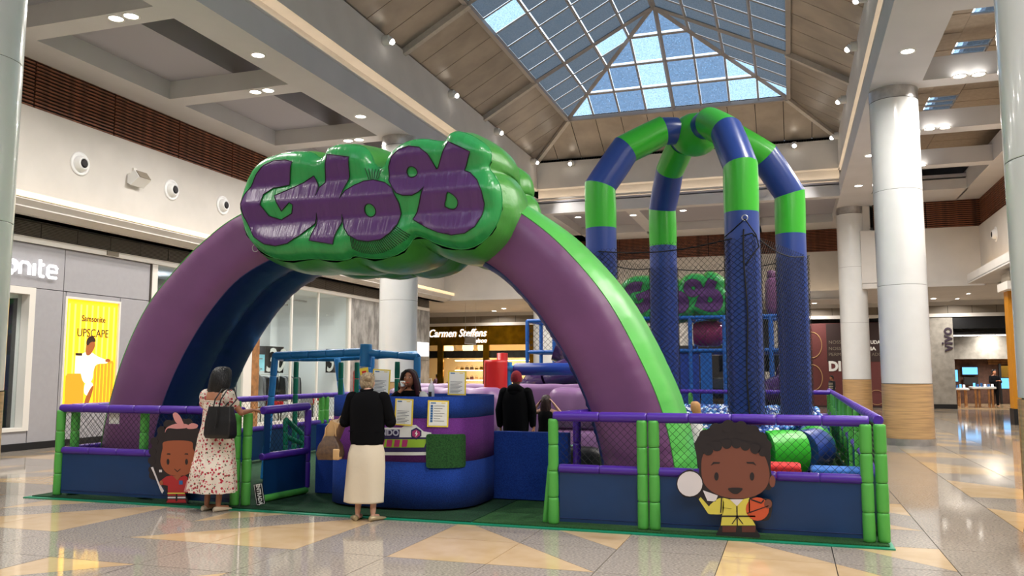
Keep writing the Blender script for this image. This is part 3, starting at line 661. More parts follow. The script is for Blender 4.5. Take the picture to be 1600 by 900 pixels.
for body, z, s, b_ in (('Samsonite', 2.05, .17, .002), ('UPSCAPE', 1.72, .23, .0)):
    o = textmesh(body, s, 'printed_text', 'poster_dark', .003, t, bold=b_); o.location = (-.02, W_/2+.04, z); o.rotation_euler = (pi/2, 0, pi/2); o.scale = (1.0, 1.15, 1)
# clothing shop behind glass
s2 = thing('clothing_shop', 'tall glazed clothing shop front behind the arch and blue frame', 'shop front', (XS, 17.12, 0))
def L2(n, a, b, m, p=None): return bx(n, (a[0]-XS, a[1]-17.12, a[2]), (b[0]-XS, b[1]-17.12, b[2]), m, p or s2)
L2('jamb', (XS-.12, 17.12, 0), (XS+.03, 17.16, 4.36), 'grille_dark'); L2('jamb', (XS-.12, 17.17, 0), (XS+.03, 17.36, 4.36), 'white_trim')
for y0, y1 in ((17.36, 21.0), (21.75, 23.5), (23.56, 25.1), (25.16, 27.2)): L2('shop_window', (XS-.03, y0, .12), (XS-.02, y1, 4.36), 'shop_glass')
for y in (23.5, 25.1): L2('window_bar', (XS-.05, y, 0), (XS+.02, y+.06, 4.36), 'white_trim')
L2('jamb', (XS-.1, 27.2, 0), (XS+.03, 27.36, 4.36), 'white_trim'); L2('pier', (XS-.15, 21.0, 0), (XS+.05, 21.4, 4.36), 'white_trim'); L2('timber_pier', (XS-.15, 21.4, 0), (XS+.06, 21.75, 4.36), 'shop_wood')
L2('skirting', (XS-.1, 17.36, 0), (XS+.02, 27.2, .12), 'white_trim')
L2('floor_slab', (XS-7, 17.1, -.0), (XS-.1, 27.3, .06), 'beige_stone'); L2('rear_wall', (XS-7, 17.1, 0), (XS-6.9, 27.3, 4.4), 'shop_white'); L2('side_wall', (XS-7, 27.22, 0), (XS-.1, 27.36, 4.4), 'shop_white'); L2('side_wall', (XS-7, 17.1, 0), (XS-.1, 17.16, 4.4), 'shop_white'); L2('shop_ceiling', (XS-7, 17.1, 4.4), (XS-.1, 27.3, 4.5), 'shop_white')
L2('bulkhead', (XS-2.6, 17.2, 2.9), (XS-.5, 21.4, 4.1), 'grey_cloth'); L2('cyan_panel', (XS-2.5, 17.4, 1.0), (XS-2.4, 21.3, 2.9), 'cyan_glow')
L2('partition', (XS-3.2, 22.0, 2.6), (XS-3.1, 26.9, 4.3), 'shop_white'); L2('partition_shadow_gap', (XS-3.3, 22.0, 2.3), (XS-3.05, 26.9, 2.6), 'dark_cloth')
L2('cyan_panel', (XS-3.3, 21.9, 1.7), (XS-3.25, 26.9, 2.3), 'cyan_glow'); L2('dark_shelving', (XS-3.1, 24.3, .1), (XS-2.7, 25.6, 2.4), 'dark_cloth')
for k in range(6): L2('shelf', (XS-2.7, 24.3, .3+k*.36), (XS-2.5, 25.6, .34+k*.36), 'grey_cloth')
L2('ceiling_track', (XS-2.4, 24.0, 4.1), (XS-2.3, 26.8, 4.16), 'steel'); L2('ceiling_track', (XS-1.6, 24.0, 4.2), (XS-1.5, 26.8, 4.26), 'steel')
for x in (-17, -19.5):
    for y in (19, 22, 25): lamp('AREA', (x, y, 4.3), 60, None, .5, color=(1, .98, .95))
t = thing('wall_logo', 'silver letters AD with a bird of prey over the white shop wall', 'logo', (XS-3.05, 24.9, 3.45))
o = textmesh('AD', .62, 'letters', 'dark_steel', .02, t, bold=.015, shear=.25); o.rotation_euler = (pi/2, 0, pi/2); o.location = (0, -.1, -.1)
o = MB().prism([(.25, .25), (.45, .35), (.5, .5), (.65, .62), (.9, .6), (.98, .5), (.82, .5), (.9, .4), (.75, .4), (.82, .28), (.66, .3), (.6, .18), (.45, .2)], .03, 'x', 0).obj('bird', 'dark_steel', t)
MB().box((0, -.9, -.36), (.01, .85, -.345)).obj('underline', 'dark_steel', t)
for k, (px, py, lab) in enumerate(((429, 562, 'black sale poster with a white 30, left one in the clothing shop window'), (521, 564, 'black sale poster with a white 30, right one in the clothing shop window'))):
    p = onX(px, py, XS-.3); t = thing('sale_poster', lab, 'poster', p, 'black sale posters')
    bx('board', (-.02, -.5, -.42), (0, .5, .42), 'black', t); o = textmesh('30', 1.05, 'numerals', 'paper', .004, t, bold=.01, shear=.3); o.rotation_euler = (pi/2, 0, pi/2); o.location = (.012, 0, -.05)
random.seed(3)
def rack(x, y, n, lab):
    t = thing('clothes_rack', lab, 'clothes rack', (x, y, .06), 'clothes racks in the clothing shop')
    MB().tube([(0, 0, 0), (0, 0, 1.5), (0, n*.09, 1.5), (0, n*.09, 0)], .015, 6).obj('rail_frame', 'steel', t)
    for k in range(n):
        m = random.choice(['grey_cloth', 'cloth_white', 'dark_cloth', 'black', 'grey_cloth']); h = random.uniform(.7, 1.1)
        MB().loft([[(a*.05, .06+k*.085+b*.018, z) for a, b in ((-w_, -1), (w_, -1), (w_, 1), (-w_, 1))] for z, w_ in ((1.44, .6), (1.38, 3.6), (1.2, 4.2), (1.44-h, 4.6))], smooth=False).obj('garment', m, t)
rack(XS-1.2, 21.9, 13, 'rack of grey garments at the left of the clothing shop window'); rack(XS-1.4, 23.7, 12, 'rack of pale and dark garments in the middle of the clothing window'); rack(XS-1.8, 25.6, 13, 'rack of garments at the right of the clothing window')
t = thing('mannequin', 'mannequin in a long grey coat inside the clothing shop window', 'mannequin', (XS-.9, 23.05, .06))
MB().loft([[(rx*cos(2*pi*j/12), ry*sin(2*pi*j/12), z) for j in range(12)] for z, rx, ry in ((.5, .24, .3), (.9, .18, .24), (1.2, .14, .19), (1.42, .12, .24), (1.5, .05, .06), (1.56, .045, .05))]).obj('coat', 'grey_cloth', t)
MB().ball((0, 0, 1.68), (.08, .08, .12)).obj('head', 'shop_white', t); MB().tube([(0, 0, 0), (0, 0, .5)], .03).obj('stand', 'steel', t)
for k, y in enumerate((22.3, 24.2, 26.2)):
    t = thing('display_table', 'low table of folded clothes, %s in the clothing shop window' % ('left', 'middle', 'right')[k], 'table', (XS-.8, y, .06), 'display tables in the clothing shop')
    bevel(bx('tabletop', (-.3, -.5, .45), (.3, .5, .5), 'shop_wood', t), .01); 
    for sx in (-.26, .26):
        for sy in (-.46, .46): MB().tube([(sx, sy, 0), (sx, sy, .45)], .02, 6).obj('leg', 'black', t)
    for q in range(5): bx('folded_garment', (-.2, -.45+q*.19, .5), (.2, -.3+q*.19, .56+random.random()*.12), random.choice(['cloth_white', 'dark_cloth', 'red_plush', 'grey_cloth']), t)
# red signs by the shop end
t = thing('fire_extinguisher_box', 'narrow red fire cabinet on the marble pier', 'cabinet', (XS+.05, 27.6, .9)); bx('door', (0, 0, 0), (.16, .4, .8), 'red_vinyl', t); bx('label_plate', (.16, .1, .3), (.17, .3, .55), 'paper', t)
t = tag(bx('fire_sign', (XS+.02, 27.62, 2.1), (XS+.04, 27.98, 2.5), 'red_vinyl'), 'small red fire sign above the red cabinet', 'sign')
# marble piers
mw = sbx('wall_left_marble', (XS-.3, 27.36, 0), (XS-.02, 34.5, 4.38), 'black')
for k, (y0, y1) in enumerate(((27.38, 29.2), (29.22, 31.5), (31.52, 34.48))):
    for z0, z1 in ((.0, 2.15), (2.17, 4.36)): bx('marble_slab', (XS-.02, y0, z0), (XS+.02, y1, z1), 'marble', mw)
sbx('wall_left_end', (XS-6, 34.3, 0), (XS-.02, 34.5, 4.9), 'marble')
t = tag(bx('lit_sign', (XS+.02, 31.9, 2.35), (XS+.12, 34.2, 2.95), 'sign_white'), 'small glowing white sign on the marble pier behind the column', 'sign')
# ================= REAR SHOPS =================
YR = 43.0
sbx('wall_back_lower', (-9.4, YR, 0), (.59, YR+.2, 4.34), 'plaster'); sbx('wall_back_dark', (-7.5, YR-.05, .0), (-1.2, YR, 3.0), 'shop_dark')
g1 = sbx('wall_back_grille', (-22, YR-.02, 4.36), (13, YR+.06, 4.72), 'grille'); sbx('wall_back_head', (-22, YR, 4.7), (13, YR+.2, 5.0), 'plaster')
lv = MB()
for k in range(35): lv.box((-22+k, YR-.03, 4.36), (-21.98+k, YR-.02, 4.72))
stuff(lv.obj('louvre', 'grille_dark', g1)); sbx('trim_4', (-22, YR-.08, 4.2), (13, YR+.06, 4.36), 'white_trim')
s3 = thing('boutique_shop', 'gold mirrored boutique front with glowing white script', 'shop front', (-14.5, YR, 0))
def L3(n, a, b, m, p=None): return bx(n, (a[0]+14.5, a[1]-YR, a[2]), (b[0]+14.5, b[1]-YR, b[2]), m, p or s3)
for x0, x1 in ((-21.5, -18.3), (-18.28, -15.6), (-15.58, -12.9), (-12.88, -9.6)): L3('gold_fascia', (x0, YR, 3.15), (x1, YR+.15, 4.2), 'gold')
for x in (-18.35, -15.65, -13.0, -10.4): L3('gold_pier', (x-.22, YR, 0), (x+.12, YR+.15, 3.15), 'gold')
L3('dark_band', (-21, YR+.3, 2.45), (-9.7, YR+.35, 2.85), 'shop_dark')
L3('glazing', (-21, YR+.2, 0), (-9.7, YR+.21, 3.15), 'shop_glass')
L3('interior_wall', (-21, YR+4, 0), (-9.6, YR+4.1, 3.6), 'shop_warm'); L3('interior_side', (-9.6, YR+.2, 0), (-9.5, YR+4, 3.6), 'shop_warm'); L3('interior_ceiling', (-21, YR+.2, 3.6), (-9.6, YR+4, 3.7), 'shop_warm'); L3('interior_floor', (-21, YR, .0), (-9.6, YR+4, .04), 'beige_stone')
for z in (1.2, 1.75, 2.3):
    for x0 in (-18.0, -15.3, -12.7): L3('lit_shelf', (x0, YR+1.2, z), (x0+2.1, YR+1.5, z+.04), 'cove_light')
random.seed(5)
for z in (1.24, 1.79):
    for k in range(26):
        x = -17.9+k*.29
        if -15.8 < x < -15.35 or -13.1 < x < -12.7: continue
        t = thing('handbag', 'small handbag or shoe on a lit shelf of the gold boutique', 'handbag', (x, YR+1.34, z), 'handbags on the boutique shelves')
        m = random.choice(['leather_black', 'leather_tan', 'brass', 'burgundy', 'leather_brown']); h = random.uniform(.12, .2)
        MB().loft([[(-w_, -.05, zz), (w_, -.05, zz), (w_, .05, zz), (-w_, .05, zz)] for w_, zz in ((.1, 0), (.11, h*.4), (.08, h))], smooth=False).obj('bag_body', m, t)
        MB().tube([(-.05, 0, h*.95), (-.04, 0, h+.08), (.04, 0, h+.08), (.05, 0, h*.95)], .01, 5).obj('handle', m, t)
for x, y in ((-17, YR+1.8), (-14.2, YR+1.8), (-11.3, YR+1.8)): lamp('AREA', (x, y, 3.4), 110, None, .5, color=(1, .86, .62))
for px, py, lab in ((731, 550, 'heart-shaped glowing chandelier in the gold boutique, left of its second pier'), (755, 550, 'glowing chandelier half hidden by the second pier of the gold boutique'), (700, 552, 'glowing chandelier left of the first shelf in the gold boutique')):
    p = onY(px, py, YR+.8); t = thing('chandelier', lab, 'chandelier', p, 'chandeliers in the boutique')
    MB().lathe((0, 0, 0), [(.05, .42), (.3, .4), (.32, .2), (.2, -.1), (.03, -.3)], 14).obj('crystal_bowl', 'crystal', t); MB().tube([(0, 0, .4), (0, 0, 3.6-p.z)], .01, 5).obj('rod', 'brass', t)
t = thing('boutique_sign', 'glowing white italic shop name over the gold boutique', 'sign', (0, YR-.06, 0))
def fit(o, pa, pb, zc, Y): 
    xs_ = [v.co.x for v in o.data.vertices]; a, b = min(xs_), max(xs_); s = (pb-pa)/(b-a); o.scale = (s, 1, 1); o.location = (pa-a*s, Y, zc)
A_ = onY(671, 521, YR); B_ = onY(761, 521, YR); o = textmesh('Carmen Steffens', .6, 'letters', 'sign_white', .02, t, bold=.006, shear=.3); o.rotation_euler = (pi/2, 0, 0); fit(o, A_.x, B_.x, A_.z-.03, 0)
A_ = onY(735, 532, YR); B_ = onY(761, 532, YR); o = textmesh('Maison', .34, 'letters', 'sign_white', .02, t, bold=.004, shear=.3); o.rotation_euler = (pi/2, 0, 0); fit(o, A_.x, B_.x, A_.z-.02, 0)
# hanging sign between
p = onY(735, 531, 36.5); t = thing('hanging_sign', 'small framed sign hung on two wires before the gold boutique', 'sign', p)
MB().tube([(-.28, 0, .17), (-.28, 0, -.17), (.28, 0, -.22), (.28, 0, .12)], .025, 6, closed=True).obj('frame', 'white_plastic', t); bx('panel', (-.26, -.01, -.18), (.26, .01, .12), 'grille', t)
for sx in (-.25, .25): MB().tube([(sx, 0, .14), (sx, 0, 4.9-p.z)], .006, 4).obj('wire', 'steel', t)
# car on display and barrier beyond
cx = onY(1118, 600, 38.5).x
t = thing('display_car', 'black car shown beyond the play tower', 'car', (cx, 38.5, 0))
prof = [(-2.1, .3), (-2.15, .62), (-1.9, .8), (-1.15, .9), (-.45, 1.36), (.3, 1.45), (1.0, 1.38), (1.6, .98), (2.05, .9), (2.15, .55), (2.1, .3)]
bevel(fixn(MB().prism(smoothpoly(prof, 1), 1.7, 'y', -.85).obj('body', 'car_paint', t)), .06, 2)
fixn(MB().prism([(-1.0, .93), (-.42, 1.3), (.3, 1.38), (.95, 1.32), (1.4, .98)], 1.74, 'y', -.87).obj('side_windows', 'car_glass', t))
for sx in (-1.35, 1.35):
    for sy in (-.85, .62): w_ = MB().tube([(sx, sy, .33), (sx, sy+.23, .33)], .33, 20).obj('wheel', 'black', t); MB().tube([(sx, sy-.01, .33), (sx, sy+.24, .33)], .19, 12).obj('hub', 'steel', w_)
bx('headlamp', (-2.12, -.7, .62), (-1.95, -.4, .74), 'white_plastic', t)
# maroon hoarding
h = thing('hoarding', 'maroon printed hoarding behind the two right columns', 'hoarding', (.6, YR, 0))
xs_ = [.6, 2.35, 4.1, 6.0]
for a, b in zip(xs_, xs_[1:]): bx('board_panel', (a-.6+.004, 0, .08), (b-.6-.004, .1, 4.0), 'burgundy', h)
bx('skirting', (0, -.01, 0), (5.4, .1, .08), 'dark_brown', h)
a = onY(1290, 497, YR); b = onY(1378, 565, YR); bx('printed_block', (a.x-.6, -.012, b.z), (b.x-.6, 0, 3.98), 'dark_brown', h)
def ht(body, px0, px1, py, size, m, bold=0):
    A_ = onY(px0, py, YR); B_ = onY(px1, py, YR); o = textmesh(body, size, 'printed_text', m, .004, h, bold=bold); o.rotation_euler = (pi/2, 0, 0); fit(o, A_.x-.6, B_.x-.6, A_.z, -.018)
ht('NOSS', 1295, 1314, 535, .22, 'grille'); ht('NOSS', 1295, 1314, 545, .22, 'grille'); ht('PERM', 1295, 1314, 554, .22, 'grille'); ht('DI', 1295, 1314, 573, .62, 'paper', .03)
ht('UDA.', 1360, 1377, 535, .22, 'paper', .01); ht('IA', 1360, 1369, 545, .22, 'paper', .01); ht('ADO', 1362, 1378, 554, .22, 'grille')
for px, py, r_ in ((1268, 539, .62), (1269, 590, .62)):
    p = onY(px, py, YR); MB().tube([(p.x-.6+r_*.75*cos(k*pi/16), -.02, p.z+r_*sin(k*pi/16)) for k in range(32)], .018, 4, closed=True).obj('printed_ring', 'leather_tan', h)
p = onY(1370, 621, YR); MB().tube([(p.x-.6+.34*cos(k*pi/16), -.02, p.z+.34*sin(k*pi/16)) for k in range(32)], .012, 4, closed=True).obj('printed_ring', 'leather_tan', h)
p = onY(1457, 590, YR); MB().prism([(p.x-.6-.15, .1), (p.x-.6+.2, .1), (p.x-.6+.2, 2.1), (p.x-.6, 2.3), (p.x-.6-.15, 2.0)], .01, 'y', -.012).obj('printed_figure', 'cloth_white', h); MB().prism([(p.x-.75, 2.0), (p.x-.6+.05, 1.6), (p.x-.6+.1, 2.6), (p.x-.6, 3.2), (p.x-.75, 3.2)], .01, 'y', -.016).obj('printed_hair', 'black', h)
# phone shop
s4 = thing('phone_shop', 'phone shop with concrete pier and dark header at the far right', 'shop front', (6.05, YR, 0))
def L4(n, a, b, m, p=None): return bx(n, (a[0]-6.05, a[1]-YR, a[2]), (b[0]-6.05, b[1]-YR, b[2]), m, p or s4)
L4('concrete_pier', (6.05, YR-.2, .2), (7.15, YR+.3, 4.15), 'concrete'); L4('pier_base', (6.05, YR-.22, 0), (7.17, YR+.3, .2), 'black')
L4('header', (7.15, YR, 3.65), (13, YR+.2, 4.2), 'black'); L4('ceiling_edge', (7.15, YR+.2, 3.4), (13, YR+3, 3.5), 'dark_steel')
for k in range(5): L4('light_panel', (7.3+k*.62, YR+1.0, 3.36), (7.84+k*.62, YR+1.8, 3.4), 'sign_white')
L4('concrete_wall', (7.15, YR+3.0, 2.3), (13, YR+3.2, 3.5), 'concrete'); L4('shop_floor', (7.15, YR, 0), (13, YR+9, .03), 'beige_stone'); L4('rear_wall', (7.15, YR+7, 0), (14, YR+7.2, 2.6), 'brick_brown'); L4('side_wall', (7.05, YR+.3, 0), (7.15, YR+7, 3.5), 'brick_brown'); L4('shop_ceiling', (7.15, YR+3.2, 2.5), (14, YR+7, 2.6), 'black')
for k in range(4): L4('wood_slat', (9.9, YR+6.8, 2.06+k*.12), (13, YR+6.95, 2.16+k*.12), 'shop_wood')
L4('yellow_shelf', (10.4, YR+6.7, 1.4), (12.2, YR+6.95, 2.0), 'brass'); 
for x in (10.3, 12.25): L4('shelf_post', (x, YR+6.4, 0), (x+.1, YR+6.6, 2.1), 'black')
for x, y in ((8.5, YR+1.6), (10.5, YR+1.6), (9.2, YR+5), (11, YR+5)): lamp('AREA', (x, y, 3.3 if y < YR+3 else 2.45), 60, None, .4, color=(1, .95, .88))
lamp('AREA', (9.2, YR+2.4, 3.3), 40, None, .4, aim=(9.2, YR+3, 2.6))
p0 = onY(1480, 530, YR-.22); t = thing('pier_sign', 'dark lettering running up the concrete pier', 'sign', (p0.x, YR-.22, p0.z)); o = textmesh('vivo', .82, 'letters', 'ink_dark', .02, t, bold=.014); o.rotation_euler = (pi/2, -pi/2, 0)
xs_ = [v.co.x for v in o.data.vertices]; s_ = (onY(1478, 511, YR-.2).z-onY(1478, 549, YR-.2).z)/(max(xs_)-min(xs_)); o.scale = (s_, s_*1.0, 1)
def screen(px0, py0, px1, py1, Y, lab, m='screen'):
    a = onY(px0, py1, Y); b = onY(px1, py0, Y); t = thing('wall_screen', lab, 'screen', (a.x, Y, a.z), 'screens in the phone shop')
    bx('bezel', (0, 0, 0), (b.x-a.x, .06, b.z-a.z), 'black', t); bx('display', (.03, -.01, .03), (b.x-a.x-.03, 0, b.z-a.z-.03), m, t)
screen(1503, 573, 1528, 586, YR+6.8, 'glowing blue wall screen in the phone shop'); screen(1506, 589, 1528, 602, YR+6.7, 'dark landscape screen under the blue one', 'shop_dark'); screen(1490, 577, 1497, 597, YR+5.5, 'narrow screen at the left of the phone shop', 'screen'); screen(1564, 590, 1579, 608, YR+5, 'tilted blue screens behind the standing shop assistant')
a = onZ(1500, 638, 0); b = onZ(1555, 638, 0)
def ptable(px0, px1, py, Y, top, lab):
    a = onY(px0, py, Y); b = onY(px1, py, Y); t = thing('display_table', lab, 'table', (a.x, Y, 0), 'tables in the phone shop'); L = b.x-a.x
    bevel(bx('tabletop', (0, 0, top-.1), (L, .9, top), 'shop_white', t), .02)
    for sx in (.15, L*.3, L*.7, L-.15): MB().tube([(sx, .1, 0), (sx, .1, top-.1)], .05, 6).obj('leg', 'shop_wood', t)
    for k in range(int(L/.16)): bx('phone_display', (.1+k*.15, .2, top), (.18+k*.15, .3, top+.1+.08*random.random()), random.choice(['sign_white', 'screen', 'ink_blue', 'cloth_white']), t)
ptable(1519, 1557, 607, YR+1.2, .98, 'white display table on splayed wooden legs in the phone shop'); ptable(1492, 1515, 606, YR+2.6, .9, 'small white counter at the left of the phone shop')
t = thing('planter', 'potted plant at the right of the phone shop entrance', 'plant', (10.35, YR-.6, 0)); bx('box', (-.3, -.2, .3), (.4, .2, .85), 'column_wood', t)
for sx in (-.26, .36): MB().tube([(sx, 0, 0), (sx, 0, .3)], .02, 5).obj('leg', 'black', t)
lf = MB(); random.seed(9)
for k in range(60):
    a = random.random()*6.28; l = random.uniform(.2, .5); z = random.uniform(.1, .6); d = Vector((cos(a), sin(a), 0)); c_ = Vector((.05, 0, .85))
    e = c_+d*l+Vector((0, 0, z)); s_ = Vector((-d.y, d.x, 0))*.04; mid = c_+d*l*.5+Vector((0, 0, z*.8)); lf.add([c_, mid-s_, e, mid+s_], [(0, 1, 2, 3)])
stuff(lf.obj('leaves', 'foam_teal', t))
# right wall shops
sbx('wall_right_lower', (7.0, YN, 0), (7.2, 29.6, 4.9), 'grey_panel'); sbx('wall_right_grille', (6.55, 29.3, 4.45), (7.1, 30.4, 4.75), 'grille'); sbx('trim_5', (6.45, 29.2, 4.2), (7.1, 30.5, 4.45), 'white_trim')
t = thing('amber_post', 'tall amber shop corner post with black foot at the far right', 'post', (6.62, 30.0, 0)); bx('shaft', (0, 0, .5), (.42, .5, 4.2), 'amber', t); bx('foot', (-.02, -.02, 0), (.44, .52, .5), 'black', t)
sbx('wall_right_return', (7.0, 29.6, 0), (13.5, 29.8, 5), 'grey_panel')
# ================= PLAY AREA: TURF, FENCES =================
bs = sbx('floor_mat', (-9.46, 8.5, 0.0005), (.86, 26, .012), 'foam_teal'); bx('turf', (-9.4, 8.58, .012), (-3.3, 25.9, .024), 'turf_green', bs); bx('turf', (-3.28, 8.58, .012), (.82, 25.9, .024), 'turf_bright', bs)
_sl = {}
def sleeve_mesh(L, r, m):
    k = (round(L, 3), r, m)
    if k not in _sl:
        _sl[k] = MB().lathe((0, 0, 0), [(r*.86, .002), (r*.97, .008), (r, .03), (r*1.02, L*.5), (r, L-.03), (r*.97, L-.008), (r*.86, L-.002)], 12).mesh('foam_sleeve', m)
    return _sl[k]
def sleeves(parent, p, q, r, m, seg=.4, name='foam_sleeve'):
    p = Vector(p); q = Vector(q); d = q-p; n = max(1, round(d.length/seg)); L = d.length/n; me = sleeve_mesh(L, r, m); rot = d.to_track_quat('Z', 'Y').to_euler()
    for k in range(n): inst(me, name, parent, p+d*(k/n), rot)
def netplane(p, q, z0, z1, cell=.057, r=.0024, sag=0):
    p = Vector((p[0], p[1], 0)); q = Vector((q[0], q[1], 0)); L = (q-p).length; H = z1-z0; u = (q-p)/L; nrm = Vector((-u.y, u.x, 0)); mb = MB(); k = -H
    s = cell*1.35
    def pt(a, b): return p+u*a+Vector((0, 0, z0+b))
    def seg(a, b, c, d_):
        A = pt(a, b); B = pt(c, d_); e = (B-A).normalized(); w_ = e.cross(nrm)*r
        mb.add([A+w_, A-w_*.5+nrm*r, A-w_*.5-nrm*r, B+w_, B-w_*.5+nrm*r, B-w_*.5-nrm*r], [(0, 1, 4, 3), (1, 2, 5, 4), (2, 0, 3, 5)])
    while k < L:
        a0_ = max(k, 0); a1_ = min(k+H, L)
        if a1_ > a0_:
            seg(a0_, a0_-k, a1_, a1_-k); seg(a0_, H-(a0_-k), a1_, H-(a1_-k))
        k += s
    return mb
def fence(name, label, pts, panelm='vinyl_blue', back=False, rail_seg=.42, cell=.057):
    t = thing(name, label, 'fence', (0, 0, 0), 'padded safety fence around the play area')
    for (a, b) in zip(pts, pts[1:]):
        a = Vector(a+(0,)); b = Vector(b+(0,)); u = (b-a).normalized(); z = Vector((0, 0, 1)); o = u*.06
        sleeves(t, a+o*0+z*1.145, b+z*1.145, .052, 'foam_purple', rail_seg, 'rail_sleeve')
        sleeves(t, a+o+z*.6, b-o+z*.6, .046, 'foam_purple', rail_seg, 'rail_sleeve')
        n = Vector((-u.y, u.x, 0))*.012
        A = a+o*1.1; B = b-o*1.1
        mb = MB(); N = 10; 
        rings = []
        for k in range(N+1):
            P = A+(B-A)*(k/N); w_ = .006*sin(k*1.9)+.004*sin(k*4.1); rings.append([P+n+u.cross(z)*w_+z*.05, P+n+u.cross(z)*w_+z*.58, P-n+z*.58, P-n+z*.05])
        mb.loft(rings, smooth=False).obj('vinyl_panel', panelm, t)
        MB().tube([A+z*.09-n*1.3, B+z*.09-n*1.3], .004, 4).obj('hem_seam', 'pvc_navy', t)
        stuff(netplane(A, B, .64, 1.1, cell).obj('net', 'net_black', t))
    return t
def posts(t, spots, top=1.12, m='foam_green', r=.056, seg=.28):
    for x, y in spots: sleeves(t, (x, y, .024), (x, y, top), r, m, seg, 'post_sleeve')
YFR = 8.74
f = fence('safety_fence', 'left front fence section with the girl cutout on its navy panel', [(-9.15, YFR), (-6.32, YFR)]); posts(f, [(-9.15, YFR), (-9.02, YFR+.11), (-6.4, YFR-.02), (-6.27, YFR+.02), (-7.9, YFR+.12)])
f = fence('safety_fence', 'right front fence section with the boy cutout on its navy panels', [(-2.42, YFR), (-1.42, YFR), (.7, YFR)]); posts(f, [(-2.42, YFR-.01), (-1.47, YFR-.02), (-1.35, YFR-.02), (.66, YFR-.02), (.79, YFR+.0)])
sleeves(f, (-2.53, YFR+.05, .024), (-2.47, YFR+.05, .62), .03, 'foam_green', .6, 'post_sleeve')
sleeves(f, (-2.36, YFR+.1, 1.145), (-2.1, 10.0, 1.145), .05, 'foam_purple', .4, 'rail_sleeve'); sleeves(f, (-2.5, 10.1, .024), (-2.5, 10.1, 1.12), .05, 'foam_purple', .36, 'post_sleeve')
f = fence('safety_fence', 'left side fence running back from the front left corner', [(-9.15, 8.9), (-9.2, 12.4), (-9.25, 15.4), (-9.3, 18.6), (-9.3, 22)], cell=.08); posts(f, [(-9.2, 12.4), (-9.2, 12.55), (-9.25, 15.4), (-9.25, 15.6), (-9.3, 18.6), (-9.3, 22)])
yy = [8.95+1.55*k for k in range(11)]
f = fence('safety_fence', 'right side fence running back from the front right corner', [(.8+.012*(y-8.9), y) for y in yy], cell=.08); posts(f, [(.8+.012*(y-8.9), y+d) for y in yy[1:] for d in (-.09, .09)], r=.06)
f = fence('safety_fence', 'far cross fence behind the ball pit', [(-5.2, 21.6), (-2.4, 21.6), (.9, 21.6)], cell=.11); posts(f, [(-5.2, 21.6), (-2.4, 21.6)])
gt = thing('entry_gate', 'navy side panel with purple rails at the entrance beside the left post pair', 'gate', (0, 0, 0))
gA, gB = Vector((-6.2, 8.95, 0)), Vector((-6.12, 9.86, 0)); Z_ = Vector((0, 0, 1))
sleeves(gt, gA+Z_*1.145, gB+Z_*1.165, .052, 'foam_purple', .4, 'rail_sleeve'); sleeves(gt, gA+Z_*.58, gB+Z_*.58, .045, 'foam_purple', .9, 'rail_sleeve'); sleeves(gt, gB+Z_*.1, gB+Z_*1.12, .045, 'foam_purple', .35, 'post_sleeve'); sleeves(gt, gA+Z_*.07+(gB-gA)*.05, gB+Z_*.07, .045, 'foam_green', .9, 'foot_sleeve')
MB().loft([[P+Vector((.01, 0, .11)), P+Vector((.01, 0, .56)), P+Vector((-.01, 0, .56)), P+Vector((-.01, 0, .11))] for P in (gA+Vector((0, .06, 0)), gB-Vector((0, .05, 0)))], smooth=False).obj('vinyl_panel', 'vinyl_blue', gt)
stuff(netplane((gA.x, gA.y+.06), (gB.x, gB.y-.05), .62, 1.1).obj('net', 'net_black', gt)); bx('dark_panel', (-6.19, 8.97, .6), (-6.17, 9.08, 1.1), 'vinyl_blue', gt)
t = thing('entrance_sign', 'small tilted black sign reading ENTRADA at the foot of the entrance post', 'sign', (-6.1, 8.74, .03)); t.rotation_euler = (0, radians(-11), radians(12))
bx('plate', (0, 0, 0), (.11, .012, .25), 'black', t); bx('white_border', (.006, -.002, .006), (.104, 0, .244), 'paper', t); bx('plate_face', (.011, -.003, .011), (.099, -.001, .239), 'black', t)
o = textmesh('ENTRADA', .066, 'lettering', 'paper', .001, t, bold=.002); o.rotation_euler = (pi/2, pi/2, 0); o.location = (.055, -.005, .125); o.scale = (.82, 1, 1)
t = tag(bx('notice', (-8.42, YFR+.06, .95), (-8.26, YFR+.07, 1.1), 'paper'), 'small white notice tied to the left front net', 'notice')
# ================= RECEPTION COUNTER =================
CX, CY, RX, RY, NE = -4.52, 9.78, .96, .8, 3.0
def sup(a, k=1.0):
    c, s_ = cos(a), sin(a); return (CX+RX*k*abs(c)**(2/NE)*(1 if c > 0 else -1), CY+RY*k*abs(s_)**(2/NE)*(1 if s_ > 0 else -1))
def frontY(x, off=.0):
    u = min(.999, abs((x-CX)/RX)); return CY-RY*(1-u**NE)**(1/NE)-off
ct = thing('reception_counter', 'rounded blue and purple carpeted reception counter', 'counter', (0, 0, 0))
for z0, z1, m, e in ((.05, .575, 'carpet_blue', 0), (.578, 1.08, 'carpet_purple', 0), (1.083, 1.33, 'carpet_blue', 0)):
    N = 72; A = [-pi+2*pi*k/N for k in range(N)]
    A = [a for a in A]
    out = [sup(a) for a in A]; inn = [sup(a, .93) for a in A]; vs = []; fs = []
    for (x, y) in out: vs += [(x, y, z0), (x, y, z1)]
    for (x, y) in inn: vs += [(x, y, z0), (x, y, z1)]
    for k in range(N):
        k2 = (k+1) % N; o_ = 2*N
        fs += [(2*k, 2*k2, 2*k2+1, 2*k+1), (2*k+1, 2*k2+1, o_+2*k2+1, o_+2*k+1), (o_+2*k+1, o_+2*k2+1, o_+2*k2, o_+2*k), (2*k, o_+2*k, o_+2*k2, 2*k2)]
    o = MB().add(vs, fs, True).obj('carpet_band', m, ct); fixn(o)
